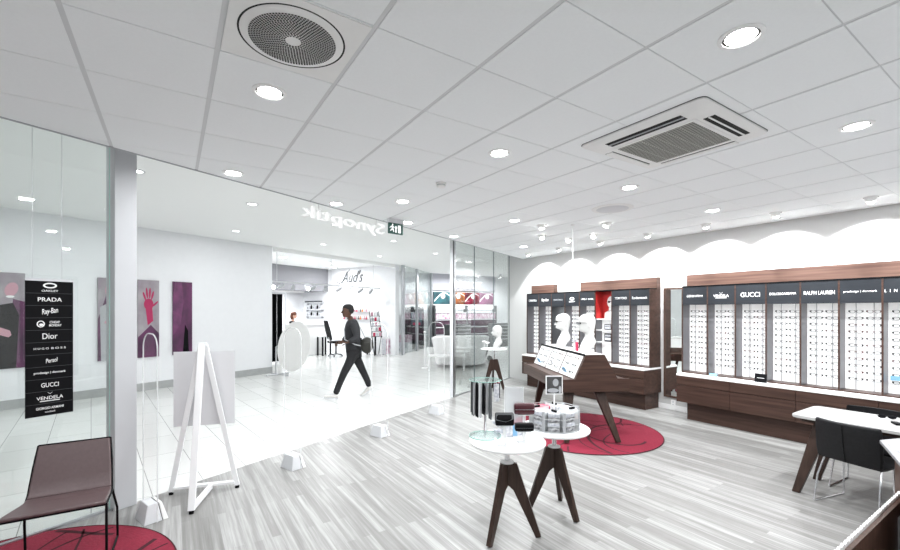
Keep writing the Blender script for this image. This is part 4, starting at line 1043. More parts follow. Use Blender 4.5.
# ------------------------------------------------------------------ arcade posters
def poster(label, s0, s1, kind):
    t = thing('poster_panel', label, 'poster', mal((s0 + s1) / 2, -.03, 0), FA); w = (s1 - s0) / 2; z0, z1 = .74, 2.46
    mb = MB(); mb.box(-w, -.012, z0, w, .012, z1); mb.build('panel', 'purple' if kind == 'blur' else 'postergrey', t)
    for x in (-w + .03, w - .03):
        mb = MB(); mb.tube([(x, .012, (z0 + z1) / 2), (x, .03, (z0 + z1) / 2)], .012); mb.build('standoff', 'steel', t)
    Y = -.0135
    def fl(pts, m, nm, y=Y):
        mb = MB(); mb.add([(x, y, z) for x, z in pts], [tuple(range(len(pts)))]); return mb.build(nm, m, t)
    def circ(cx, cz, rx, rz, n=18, rot=0): return [(cx + rx * math.cos(2 * PI * i / n) * math.cos(rot) - rz * math.sin(2 * PI * i / n) * math.sin(rot), cz + rx * math.cos(2 * PI * i / n) * math.sin(rot) + rz * math.sin(2 * PI * i / n) * math.cos(rot)) for i in range(n)]
    if kind == 'hand':
        fl([(-w, z0), (w, z0), (w, z0 + .52), (w * .2, z0 + .72), (-w, z0 + .45)], 'purple', 'dark_area', Y + .0007)
        fl(circ(.0, 1.92, .095, .13), 'pink', 'printed_palm'); fl([(-.06, 1.82), (.07, 1.84), (.09, 1.55), (-.02, 1.45)], 'pink', 'printed_wrist', Y - .0002)
        for cx, cz, ln, a in ((-.085, 2.10, .10, .28), (-.035, 2.17, .12, .10), (.022, 2.17, .12, -.05), (.075, 2.12, .10, -.22), (.13, 1.93, .085, -.75)):
            fl(circ(cx, cz, .020, ln, 14, a), 'pink', 'printed_finger', Y - .0004)
    elif kind == 'man':
        fl([(-.06, z0), (w, z0), (w, z0 + 1.2), (.02, z0 + 1.25)], 'purple', 'dark_area', Y + .0007)
        fl([(-w * .9, z0), (.06, z0), (.10, 1.70), (.02, 1.92), (-w * .8, 1.88)], 'black', 'printed_shirt')
        fl(circ(.0, 2.16, .085, .13, 18, -.3), 'pinkskin', 'printed_head', Y - .0004); fl(circ(-.015, 2.03, .055, .022), 'white', 'printed_teeth', Y - .0007)
        fl([(-w, 1.50), (-w * .1, 1.42), (-.0, 1.34), (-w * .2, 1.30), (-w, 1.36)], 'pinkskin', 'printed_arm', Y - .0004)
    elif kind == 'man2':
        fl([(-w, z0), (w, z0), (w, z1 - .1), (.0, z1 - .25), (-w, 1.6)], 'purple', 'dark_area', Y + .0007)
        fl([(-.12, z0), (.1, z0), (.12, 1.75), (.02, 1.95), (-.14, 1.85)], 'grey', 'printed_shirt'); fl(circ(.03, 2.2, .08, .14), 'pinkskin', 'printed_head', Y - .0004)
        fl(circ(.03, 1.55, .10, .04, 14, .2), 'pinkskin', 'printed_hand', Y - .0006)
    else:
        fl([(-w, 2.1), (-w, 1.2), (-.05, 1.45), (.02, 2.0), (-.02, 2.44), (-w + .05, 2.44)], 'blurpink', 'printed_blur', Y); fl([(.0, z0), (.14, z0), (.12, 1.3), (.05, 1.45)], 'black', 'printed_shadow', Y - .0003)
poster('poster of a laughing man in purple light, leftmost on the arcade wall', -2.60, -2.44 + .14, 'man') if False else None
poster('leftmost poster on the arcade wall, man in black with raised head', -2.86, -2.50, 'man')
poster('second poster from the left, man in grey behind the glass edge', -1.42, -1.075, 'man2')
poster('poster with a crimson hand, right of the white column', -.71, -.29, 'hand')
poster('dark purple blurred poster, rightmost on the arcade wall', 0.0, .43, 'blur')

# ------------------------------------------------------------------ nail salon across the arcade (frame: s along, n deep)
def sal(s, n, z=0): return mal(s, n, z)
SE = 8.22
FS_ = FA + R(90)                                   # things standing along the salon's right hand wall
struct(slab('wall_salon_left', SO - .02, SO + .1, .3, 5.6, 0, MC, 'mallwall'))
struct(slab('wall_salon_rear', SO, SE + .3, 5.5, 5.7, 0, MC, 'mallwall'))
struct(slab('wall_salon_right', SE, SE + .22, .0, 5.6, 0, MC, 'mallwall'))
struct(slab('trim_salon_soffit', SO + .1, SE - .002, 3.85, 5.45, 2.63, MC, 'salongrey'))
struct(slab('trim_salon_lintel', SO + .1, SE, 0, .10, MC - .12, MC, 'mallceil'))
t = thing('ceiling_lamp_bar', 'white lamp bar under the dark salon soffit', 'ceiling light', sal(6.3, 4.6, 2.63), FA)
mb = MB(); mb.box(-1.2, -.06, -.05, 1.2, .06, 0); mb.build('housing', 'white', t); mb = MB(); mb.box(-1.18, -.05, -.055, 1.18, .05, -.05); mb.build('diffuser', 'lightpanel', t)
light('lamp', 'AREA', t, (0, 0, -.08), 34, size=.5)
for k, (x, y) in enumerate(((4.2, 1.6), (6.2, 1.6), (7.4, 2.6))):
    t = thing('salon_ceiling_lamp', '%s round ceiling lamp in the nail salon' % ('left', 'middle', 'right')[k], 'ceiling light', sal(x, y, MC), 0, 'round ceiling lamps in the nail salon')
    mb = MB(); mb.lathe([(.12, 0), (.12, -.03), (.11, -.04)], n=24, cap=False); mb.build('trim_ring', 'white', t); mb = MB(); mb.lathe([(.11, -.035), (.002, -.042)], n=24); mb.build('lamp_glass', 'lamp', t)
    light('lamp', 'AREA', t, (0, 0, -.06), 20, size=.3)
# script sign
t = thing('salon_sign', 'dark script salon sign high on the pale salon wall', 'shop sign', sal(SE - .02, 2.35, 3.24), FA - R(90))
text('lettering', "Aud's", 'darkgrey', t, (0, 0, 0), (R(90), 0, 0), .50, 1.25, shear=.45, extrude=.015)
mb = MB(); mb.tube([(-.95, 0, -.20), (-.75, 0, -.27), (-.5, 0, -.16), (-.35, 0, .12), (-.15, 0, .30)], .014, 6); mb.build('flourish', 'darkgrey', t)
# track lights
t = thing('track_rail', 'white lighting track spanning the nail salon front', 'lighting track', sal(5.55, .75, 2.66), FA)
mb = MB(); mb.box(-2.6, -.02, 0, 2.6, .02, .04); mb.build('rail', 'lightgrey', t)
for x in (-2.2, 0, 2.2): mb = MB(); mb.tube([(x, 0, .04), (x, 0, MC - 2.66)], .008, 6); mb.build('drop_rod', 'lightgrey', t)
tp = None
for k, s in enumerate((3.2, 3.5, 3.95, 4.5, 4.75, 5.3, 5.9, 6.5, 7.0, 7.6)):
    lab = '%s track spotlight from the left in the nail salon' % ORD[k]
    if tp is None:
        tp = thing('track_spotlight', lab, 'spotlight', sal(s, .75, 2.66), FA + 2.9, 'track spotlights in the nail salon')
        mb = MB(); mb.tube([(0, 0, 0), (0, 0, -.07)], .014, 6); mb.build('arm', 'grey', tp)
        mb = MB(); mb.loft([[(r * math.cos(2 * PI * i / 14), y, -.12 + r * math.sin(2 * PI * i / 14) - (y * .5)) for i in range(14)] for r, y in ((.04, -.12), (.06, -.05), (.065, .08))]); mb.build('lamp_head', 'grey', tp)
        mb = MB(); mb.loft([[(r * math.cos(2 * PI * i / 14), y, -.12 + r * math.sin(2 * PI * i / 14) - (y * .5)) for i in range(14)] for r, y in ((.055, .081), (.055, .084))]); mb.build('lamp_face', 'lamp', tp)
    else: dup(tp, sal(s, .75, 2.66), FA + (.6, -.5, 2.9, .2, -.6, .5, 2.6, .3, -.3)[k - 1], lab)
# curtain rail and curtains
t = thing('curtain', 'black curtain hanging at the left side of the nail salon', 'curtain', sal(4.12, 1.9), FA)
def drape(x0, x1, m, nm):
    pts = [(x0 + (x1 - x0) * i / 24, .04 * math.sin(i * 1.6)) for i in range(25)]
    mb = MB(); ring0 = pts + [(a, b + .012) for a, b in pts[::-1]]
    mb.loft([[(a, b, .05) for a, b in ring0], [(a, b, 2.35) for a, b in ring0]]); mb.build(nm, m, t)
drape(-.15, .05, 'black', 'left_drape'); drape(.10, .27, 'black', 'right_drape')
mb = MB(); mb.tube([(-.2, .02, 2.38), (.42, .02, 2.38)], .012, 6); mb.build('curtain_rail', 'steel', t)
for x in (-.2, .42): mb = MB(); mb.tube([(x, .02, 0), (x, .02, 2.38)], .015, 6); mb.build('rail_post', 'steel', t)
# reception counter
t = thing('reception_counter', 'glossy white reception counter in the nail salon', 'counter', sal(6.35, 3.05), FA)
mb = MB(); mb.box(-.75, -.25, .02, .75, .25, 1.20); mb.build('body', 'white', t, bevel=.01); mb = MB(); mb.box(-.79, -.3, 1.20, .79, .28, 1.25); mb.build('worktop', 'white', t, bevel=.004)
mb = MB(); mb.box(-.7, -.22, 0, .7, .22, .02); mb.build('toe_kick', 'grey', t)
# shelves on the right hand salon wall, behind the counter
for k, (z, w) in enumerate(((2.12, .55), (1.82, .6), (1.52, .6))):
    t = thing('wall_shelf', '%s white shelf on the salon wall behind the counter' % ('top', 'middle', 'bottom')[k], 'shelf', sal(SE - .135, 4.65, z), FA - R(90))
    mb = MB(); mb.box(-w, -.14, 0, w, .13, .035); mb.build('board', 'lightgrey', t)
    mb = MB(); mb.box(-w + .1, .02, -.08, -w + .12, .13, 0); mb.box(w - .12, .02, -.08, w - .1, .13, 0); mb.build('bracket', 'grey', t)
    for j in range(7 if k else 3):
        hh = (.07 if k == 0 else .10 + .05 * ((j * 7) % 3))
        b = MB()
        if k == 0: b.box(-.15, -.07, 0, .15, .07, hh)
        else: b.lathe([(.04, 0), (.04, hh * .65), (.018, hh * .75), (.018, hh)], n=12)
        off = (-w + .2 + j * ((2 * w - .4) / (6. if k else 2.)))
        p = sal(SE - .14, 4.65 - off, z + .036)
        tag(b.build('towel' if k == 0 else 'bottle', ('darkgrey' if k == 0 else ('grey', 'packw', 'black')[j % 3]), None, p, FA - R(90), bevel=.004 if k == 0 else 0), '%s %s from the left on the %s salon shelf' % (ORD[j], 'dark folded towel' if k == 0 else 'bottle', ('top', 'middle', 'bottom')[k]), 'towel' if k == 0 else 'bottle', 'things on the salon shelves')
# oval white panel on a stand
t = thing('oval_display_panel', 'oval white translucent panel on a chrome stand before the nail salon', 'display panel', sal(2.66, -.95), R(-27))
mb = MB(); mb.lathe([(1, -.012), (1, .012)], n=48); mb.v = [(x * .43, z, .79 + y * .70) for x, y, z in mb.v]; mb.f = [f[::-1] for f in mb.f]; mb.xform(Matrix.Translation((0, 0, .79)) @ Matrix.Rotation(R(10), 4, 'Y') @ Matrix.Translation((0, 0, -.79))); mb.build('oval_panel', 'softwhite', t)
mb = MB(); mb.tube([(-.5, .06, .0), (-.5, .06, .78), (-.40, .06, .84), (-.25, .06, .80)], .016, 6); mb.tube([(-.5, .06, .35), (.0, .06, .42)], .013, 6); mb.build('stand', 'steel', t)
mb = MB(); mb.tube([(-.68, -.2, .03), (-.2, .25, .03)], .018, 6); mb.tube([(-.68, .25, .03), (-.1, -.2, .03)], .018, 6); mb.build('foot', 'steel', t)
# office chair in the salon
t = thing('office_chair', 'black high back office chair in the nail salon', 'chair', sal(6.72, 1.75), FA + R(70))
mb = MB(); mb.box(-.26, -.26, .52, .26, .26, .60); mb.build('seat', 'black', t, bevel=.02)
mb = MB(); mb.loft([[(-.20, .22, .66), (.20, .22, .66), (.20, .27, .66), (-.20, .27, .66)], [(-.23, .30, 1.0), (.23, .30, 1.0), (.23, .35, 1.0), (-.23, .35, 1.0)], [(-.18, .40, 1.40), (.18, .40, 1.40), (.18, .44, 1.40), (-.18, .44, 1.40)]]); mb.build('backrest', 'black', t, bevel=.015)
mb = MB(); mb.tube([(0, .24, .56), (0, .30, .75)], .025, 8); mb.build('back_support', 'chrome', t)
mb = MB(); mb.tube([(0, 0, .08), (0, 0, .52)], .035, 10); mb.build('column', 'darkgrey', t)
for k in range(5): a = 2 * PI * k / 5; mb = MB(); mb.tube([(0, 0, .10), (.28 * math.cos(a), .28 * math.sin(a), .06)], .018, 6); mb.ball((.28 * math.cos(a), .28 * math.sin(a), .03), .028, n=10, m=6); mb.build('foot', 'darkgrey', t)
# manicure tables
def man_table(label, s, n, w, d, h=.78):
    t = thing('manicure_table', label, 'table', sal(s, n), FA)
    mb = MB(); mb.box(-w, -d, h - .04, w, d, h); mb.build('tabletop', 'white', t, bevel=.004)
    for a in (-1, 1):
        for b in (-1, 1): mb = MB(); mb.box(a * (w - .04) - .025, b * (d - .04) - .025, 0, a * (w - .04) + .025, b * (d - .04) + .025, h - .04); mb.build('leg', 'black', t)
man_table('small white manicure table with black legs beside the reception counter', 6.75, 2.45, .24, .18)
man_table('white manicure table behind the walking man', 7.45, .95, .45, .25)
# polish display on the right hand wall: shelves with bottles
for k, z in enumerate((1.40, 1.72)):
    t = thing('polish_shelf', '%s clear polish shelf on the pale salon wall' % ('lower', 'upper')[k], 'shelf', sal(SE - .10, 2.1, z), FA - R(90))
    mb = MB(); mb.box(-.72, -.06, 0, .72, .095, .012); mb.build('board', 'acryledge', t); mb = MB(); mb.box(-.72, .085, 0, .72, .097, .22); mb.build('rear_strip', 'white', t)
    for j in range(13):
        b = MB(); b.lathe([(.035, 0), (.035, .07), (.014, .085), (.014, .14)], n=10)
        tag(b.build('polish_bottle', ('crimson', 'pinkskin', 'packw', 'orange', 'darkgrey', 'grey')[(j * 5 + k) % 6], None, sal(SE - .11, 2.1 + .64 - j * .107, z + .0125), 0), 'nail polish bottle, %s from the left on the %s polish shelf' % (ORD[j], ('lower', 'upper')[k]), 'bottle', 'nail polish bottles')
# slanted display rack with black frame, brochure stand
t = thing('magazine_rack', 'black slanted rack of colour cards at the right side of the nail salon', 'rack', sal(7.75, .55), FA + R(-15))
for x in (-.22, .22): mb = MB(); mb.tube([(x, -.15, .02), (x, .22, 1.75)], .015, 6); mb.tube([(x, .22, .02), (x, .0, .95)], .012, 6); mb.build('side_rail', 'black', t)
for k in range(5):
    z = .75 + k * .2; y = -.15 + .37 * z / 1.75
    mb = MB(); mb.box(-.22, y - .06, z, .22, y + .02, z + .015); mb.build('ledge', 'black', t)
    for j in range(3):
        tag(MB().box(-.055, -.004, 0, .055, .004, .15).build('colour_card', ('crimson', 'packw', 'pinkskin', 'white', 'pack')[(k * 3 + j) % 5], None, tuple(Vector(sal(7.75, .55)) + Matrix.Rotation(FA + R(-15), 3, 'Z') @ Vector((-.14 + j * .14, y - .025, z + .016))), FA + R(-15)), 'colour card, %s from the left in rack row %s from the bottom' % (ORD[j], ('one', 'two', 'three', 'four', 'five')[k]), 'card', 'colour cards in the slanted rack')
t = thing('brochure_stand', 'low white frame stand with red and white prints beside the salon pillar', 'stand', sal(7.78, .12), FA)
mb = MB()
for x in (-.28, .28): mb.tube([(x, 0, 0), (x, 0, .72)], .016, 6)
mb.tube([(-.28, 0, .72), (.28, 0, .72)], .016, 6); mb.tube([(-.28, 0, .04), (.28, 0, .04)], .012, 6); mb.build('frame', 'whitem', t)
for x0, x1, m in ((-.26, -.02, 'packw'), (.02, .26, 'cosmw')): mb = MB(); mb.box(x0, -.01, .08, x1, .01, .68); mb.build('print', m, t)

# ------------------------------------------------------------------ cosmetics shop at the end
YI = 18.0
struct(MB().box(8.6, YI, 0, 24, YI + .2, MC).build('wall_cosmetics', 'mallwall'))
t = thing('shop_fascia', 'lilac grey shop fascia with white capital letters over four adverts', 'shop sign', (12.83, YI, 2.8))
mb = MB(); mb.box(-2.1, -.12, 0, 1.85, 0, MC - 2.8); mb.build('fascia_board', 'lilac', t)
text('lettering', 'INGLOT', 'signglow', t, (0, -.125, .30), (R(90), 0, 0), .40, 1.80, extrude=.05, bold=.006)
for k, (m, lab) in enumerate((('teal', 'dark teal'), ('advorange', 'orange'), ('advred', 'wine red'), ('advpink', 'violet'))):
    t = thing('advert_panel', '%s advert panel with a pale swoosh under the cosmetics fascia' % lab, 'advert', (11.275 + k * .935, YI - .004, 2.115))
    mb = MB(); mb.box(-.46, -.10, 0, .46, 0, .60); mb.build('panel', m, t)
    s = MB(); pts = [(-.45 + .9 * i / 12, .10 + .42 * math.sin(i / 12 * PI * .75)) for i in range(13)]
    s.add([(a, -.102, b) for a, b in pts] + [(a, -.102, b + .09 - .004 * i) for i, (a, b) in enumerate(pts)], [(i, i + 1, 14 + i, 13 + i) for i in range(12)])
    s.add([(.05 + .13 * math.cos(2 * PI * i / 14), -.1015, .40 + .13 * math.sin(2 * PI * i / 14)) for i in range(14)], [tuple(range(14))]); s.build('printed_swoosh', 'white', t)
t = thing('cosmetics_wall_unit', 'wall unit of white light box and dark rows of cosmetics under the adverts', 'wall unit', (12.69, YI, 0))
mb = MB(); mb.box(-1.9, -.12, 1.86, 1.9, 0, 2.09); mb.build('light_box', 'lightpanel', t)
for z in (.25, .62, 1.0, 1.36): mb = MB(); mb.box(-1.9, -.25, z, 1.9, 0, z + .30); mb.build('product_row', 'cosm' if z < 1.3 else 'cosmw', t); mb = MB(); mb.box(-1.9, -.28, z + .30, 1.9, 0, z + .34); mb.build('shelf_edge', 'lightgrey', t)
for x in (-1.92, 0, 1.92): mb = MB(); mb.box(x - .03, -.29, 0, x + .03, 0, 2.05); mb.build('upright', 'darkgrey', t)
for k, (x, lab) in enumerate(((11.2, 'left'), (13.8, 'right'))):
    t = thing('cosmetics_island', '%s dark striped cosmetics island before the wall unit' % lab, 'display island', (x, YI - 1.6, 0))
    mb = MB(); mb.box(-.6, -.25, 0, .6, .25, 1.15); mb.build('body', 'darkgrey', t, bevel=.01)
    for z in (.35, .52, .69, .86, 1.03): mb = MB(); mb.box(-.58, -.27, z, .58, -.25, z + .05); mb.build('product_strip', 'pack', t)
t = thing('display_monitor', 'dark upright kiosk with a screen left of the cosmetics shop', 'kiosk', (9.6, YI - .5, 0))
mb = MB(); mb.box(-.5, -.2, 0, .3, .2, 1.95); mb.build('body', 'black', t, bevel=.02); mb = MB(); mb.box(-.38, -.21, 1.1, .18, -.2, 1.7); mb.build('screen', 'teal', t); mb = MB(); mb.box(-.3, -.215, 1.12, .1, -.21, 1.22); mb.build('red_strip', 'crimson', t)
for k, x in enumerate((11.0, 12.4, 13.8)):  # lamps added to brighten the cosmetics shop, modelled on one hanging spotlight
    t = thing('cosmetics_added_lamp', '%s ceiling lamp added to brighten the cosmetics fascia' % ('left', 'middle', 'right')[k], 'spotlight', (x, YI - 1.6, MC), 0, 'ceiling lamps added before the cosmetics shop')
    mb = MB(); mb.lathe([(.06, 0), (.06, -.16), (.05, -.17)], n=16, cap=False); mb.build('housing', 'lightgrey', t)
    mb = MB(); mb.lathe([(.05, -.165), (.002, -.168)], n=16); mb.build('lamp_glass', 'lamp', t)
    light('lamp', 'AREA', t, (0, 0, -.2), 45, size=.2)
# glazed shop between salon and cosmetics: posts + panes
GP = [(7.78, 15.30, 0), (9.05, 16.46, 0), (10.62, 17.84, 0)]
for k, gp in enumerate(GP):
    mb = MB(); mb.box(-.05, -.05, 0, .05, .05, MC); struct(mb.build('trim_mullion_%d' % (k + 1), 'steel', None, gp, FA))
for k in range(2):
    a, b = Vector(GP[k]), Vector(GP[k + 1]); d = (b - a)
    mb = MB(); mb.box(.05, -.006, .03, d.length - .05, .006, MC); struct(mb.build('window_%d' % (k + 6), 'glass', None, a, math.atan2(d.y, d.x)))
t = thing('product_box', 'stacked red and white cartons behind the glass beside the salon pillar', 'box', (8.55, 16.55, 0), R(45))
mb = MB(); mb.box(-.3, -.2, 0, .3, .2, .42); mb.build('lower_carton', 'packw', t); mb = MB(); mb.box(-.3, -.2, .421, .3, .2, .72); mb.build('upper_carton', 'cosmw', t)

# ------------------------------------------------------------------ arcade seating
t = thing('tub_armchair', 'big white rounded tub armchair in the arcade', 'armchair', (7.85, 11.35, 0), R(70))
def arcshell(r0, r1, a0, a1, z0, z1, nm, m, flare=.0, n=22):
    mb = MB(); rings = []
    for i in range(n + 1):
        a = R(a0 + (a1 - a0) * i / n); c, s = math.cos(a), math.sin(a); e = math.sin(PI * i / n) ** .35 if 0 < i < n else .45
        zt = z0 + (z1 - z0) * (.62 + .38 * e)
        rings.append([(r0 * c * .8, r0 * s, z0), (r0 * c, r0 * s * 1.1, zt - .04), ((r0 + r1) / 2 * c, (r0 + r1) / 2 * s * 1.1, zt), (r1 * c, r1 * s * 1.1, zt - .05), (r1 * c * .78, r1 * s * .92, z0)])
    mb.loft(rings); return mb.build(nm, m, t, smooth=True, bevel=.01)
arcshell(.66, .86, 20, 340, .08, 1.02, 'backrest', 'white')
mb = MB(); mb.lathe([(.52, .14), (.56, .2), (.62, .42), (.58, .47), (.01, .48)], n=32); mb.build('seat_cushion', 'softwhite', t, smooth=True)
mb = MB(); mb.lathe([(.40, .0), (.40, .14)], n=32); mb.build('base', 'lightgrey', t)
t = thing('low_bench', 'low white frame bench in front of the white tub armchair', 'bench', (6.9, 10.7, 0), R(-33))
mb = MB(); mb.box(-.55, -.22, .40, .55, .22, .45); mb.build('seat', 'white', t, bevel=.005)
for a in (-1, 1):
    for b in (-1, 1): mb = MB(); mb.box(a * .52 - .02, b * .2 - .02, 0, a * .52 + .02, b * .2 + .02, .40); mb.build('leg', 'whitem', t)
t = thing('floor_post', 'thin white floor post left of the white tub armchair', 'post', (6.55, 11.4, 0))
mb = MB(); mb.tube([(0, 0, .02), (0, 0, 1.1)], .022, 8); mb.build('pole', 'whitem', t); mb = MB(); mb.lathe([(.10, 0), (.10, .015), (.03, .025)], n=20); mb.build('base', 'whitem', t); mb = MB(); mb.ball((0, 0, 1.12), .04, n=12, m=8); mb.build('cap', 'whitem', t)
t = thing('stroller', 'dark folded stroller beside the white tub armchair', 'stroller', (9.2, 11.9, 0), R(-33))
mb = MB(); mb.tube([(-.3, 0, .2), (.0, 0, .6), (.28, 0, .78), (.36, 0, .70)], .02, 6); mb.tube([(-.25, .2, .2), (.3, .1, .55)], .02, 6); mb.build('frame', 'darkgrey', t)
mb = MB(); mb.loft([[(-.35, -.15, .18), (.1, -.15, .14), (.1, .18, .14), (-.35, .18, .18)], [(-.15, -.16, .52), (.25, -.16, .55), (.25, .18, .55), (-.15, .18, .52)]]); mb.build('seat_bag', 'black', t, bevel=.04)
for x, y in ((-.3, -.15), (-.3, .15), (.25, -.12), (.25, .15)):
    mb = MB(); mb.lathe([(.085, -.015), (.085, .015)], n=18); mb.xform(Matrix.Translation((x, y, .09)) @ Matrix.Rotation(R(90), 4, 'X')); mb.build('wheel', 'black', t)

# ------------------------------------------------------------------ people
def skin_mesh(verts, edges, radii, root=0, sub=2):
    me = bpy.data.meshes.new('sk'); me.from_pydata([Vector(v) for v in verts], edges, [])
    o = bpy.data.objects.new('sk', me); C.objects.link(o)
    m = o.modifiers.new('skin', 'SKIN'); m.use_smooth_shade = True
    for i, r in enumerate(radii):
        d = me.skin_vertices[0].data[i]; d.radius = (r, r) if not isinstance(r, tuple) else r; d.use_root = (i == root)
    s = o.modifiers.new('sub', 'SUBSURF'); s.levels = sub; s.render_levels = sub
    dg = bpy.context.evaluated_depsgraph_get(); dg.update(); r = bpy.data.meshes.new_from_object(o.evaluated_get(dg))
    vs = [tuple(v.co) for v in r.vertices]; fs = [tuple(p.vertices) for p in r.polygons]
    bpy.data.objects.remove(o); bpy.data.meshes.remove(me); bpy.data.meshes.remove(r)
    return vs, fs
def chain(mb, pts, radii, sub=2, mi=0):
    v, f = skin_mesh(pts, [(i, i + 1) for i in range(len(pts) - 1)], radii, 0, sub); mb.add(v, f, mi)
def head(mb, c, s=1., pitch=0., mi=0):
    # faces +x, c = centre of the head
    st = len(mb.v)
    prof = [(-.125, .035, -.05, .045), (-.115, .075, -.055, .05), (-.095, .088, -.062, .058), (-.07, .090, -.078, .065), (-.04, .090, -.09, .07), (-.01, .088, -.098, .074), (.02, .085, -.103, .076), (.05, .084, -.104, .076), (.08, .072, -.096, .07), (.105, .045, -.07, .055), (.12, .0, -.03, .025)]
    rings = []; n = 20
    for z, f, b, w in prof:
        cc = (f + b) / 2; d = (f - b) / 2
        rings.append([(cc + d * math.cos(2 * PI * i / n), w * math.sin(2 * PI * i / n), z) for i in range(n)])
    mb.loft(rings, mi)
    mb.loft([[(.086, y, z) for y, z in ((-.017, -.045), (.017, -.045), (.007, .015), (-.007, .015))], [(.115, y, z) for y, z in ((-.008, -.040), (.008, -.040), (.004, -.025), (-.004, -.025))]], mi)
    mb.ball((.085, 0, -.068), .010, .024, .006, 12, 6, mi); mb.ball((.084, 0, -.08), .010, .02, .006, 12, 6, mi)
    for q in (-1, 1):
        mb.ball((-.008, q * .076, -.01), .018, .008, .03, 10, 8, mi); mb.ball((.078, q * .032, .008), .010, .014, .007, 10, 6, 1 if mi == 0 else mi)
    mb.xform(Matrix.Translation(c) @ Matrix.Rotation(pitch, 4, 'Y') @ Matrix.Scale(s, 4), st)
def hand(mb, wrist, d, up, s=1., mi=0, curl=.6):
    # palm + five fingers; d = pointing direction, up = back of the hand side
    d = Vector(d).normalized(); up = Vector(up).normalized(); side = d.cross(up).normalized(); up = side.cross(d).normalized(); w = Vector(wrist)
    chain(mb, [w - d * .03, w + d * .02 * s, w + d * .055 * s, w + d * .085 * s], [(.026 * s, .02 * s), (.034 * s, .018 * s), (.04 * s, .016 * s), (.036 * s, .013 * s)], 2, mi)
    for k, (o_, l) in enumerate(((-.030, .062), (-.010, .075), (.011, .07), (.031, .055))):
        p = w + d * .075 * s + side * o_ * s; pts = [p]; dd = d.copy(); 
        for j in range(3):
            dd = (dd - up * curl * .55).normalized(); p = p + dd * l * s / 2.6; pts.append(p)
        chain(mb, pts, [.0105 * s, .010 * s, .009 * s, .008 * s], 1, mi)
    p = w + d * .03 * s - side * .032 * s
    chain(mb, [p, p - side * .022 * s + d * .022 * s - up * .01 * s, p - side * .026 * s + d * .05 * s - up * .022 * s], [.013 * s, .011 * s, .009 * s], 1, mi)

HD = math.atan2(.22, -.975)
PB = (3.11, 8.33, 0)
body = MB()
# local frame: x forward, y = left side (toward the camera), z up
hip = (0, 0, .98)
V = [(0, 0, .98), (.02, 0, 1.14), (.035, 0, 1.32), (.03, 0, 1.48), (.055, 0, 1.60), (.085, 0, 1.68),
     (.02, .10, .94), (.20, .10, .54), (.37, .10, .11),                # front (left) leg
     (-.02, -.10, .94), (-.19, -.10, .54), (-.345, -.10, .19),         # rear (right) leg
     (.02, .20, 1.51), (-.03, .25, 1.24), (.16, .24, 1.15),            # near arm
     (.02, -.20, 1.51), (.08, -.25, 1.24), (.22, -.22, 1.12)]          # far arm
E_ = [(0, 1), (1, 2), (2, 3), (3, 4), (4, 5), (0, 6), (6, 7), (7, 8), (0, 9), (9, 10), (10, 11), (3, 12), (12, 13), (13, 14), (3, 15), (15, 16), (16, 17)]
RD = [.075, .085, .115, .12, .055, .05, .068, .05, .034, .068, .05, .034, .055, .04, .028, .055, .04, .028]
v, f = skin_mesh(V, E_, RD); body.add(v, f)
head(body, (.135, 0, 1.775), 1.06, R(4))
hand(body, (.175, .238, 1.145), (.98, -.05, .12), (0, .8, .6), 1.0, 0, .5); hand(body, (.235, -.215, 1.115), (.9, .1, -.3), (0, -1, .3), 1.0, 0, .6)
person = tag(body.build('person', ['skin', 'black'], None, PB, HD, smooth=True), 'person in charcoal jacket and black trousers walking left past the entrance', 'person')
jk = MB()
JV = [(-.02, 0, .80), (.005, 0, 1.02), (.022, 0, 1.2), (.032, 0, 1.36), (.025, 0, 1.50), (.055, 0, 1.595), (.02, .205, 1.515), (-.035, .262, 1.24), (.135, .245, 1.155), (.02, -.205, 1.515), (.08, -.26, 1.24), (.19, -.228, 1.135)]
v, f = skin_mesh(JV, [(0, 1), (1, 2), (2, 3), (3, 4), (4, 5), (4, 6), (6, 7), (7, 8), (4, 9), (9, 10), (10, 11)], [(.165, .17), (.165, .175), (.16, .17), (.17, .185), (.165, .19), .078, .092, .076, .058, .092, .076, .058]); jk.add(v, f)
jk.build('jacket', 'jacket', person, smooth=True)
tr = MB()
TV = [(0, 0, 1.0), (.02, .095, .90), (.105, .10, .72), (.205, .10, .53), (.30, .10, .30), (.375, .10, .10), (-.02, -.095, .90), (-.11, -.10, .72), (-.195, -.10, .53), (-.275, -.10, .36), (-.345, -.10, .18)]
v, f = skin_mesh(TV, [(0, 1), (1, 2), (2, 3), (3, 4), (4, 5), (0, 6), (6, 7), (7, 8), (8, 9), (9, 10)], [(.14, .15), .115, .095, .08, .068, .066, .115, .095, .08, .07, .066]); tr.add(v, f)
tr.build('trousers', 'trouser', person, smooth=True)
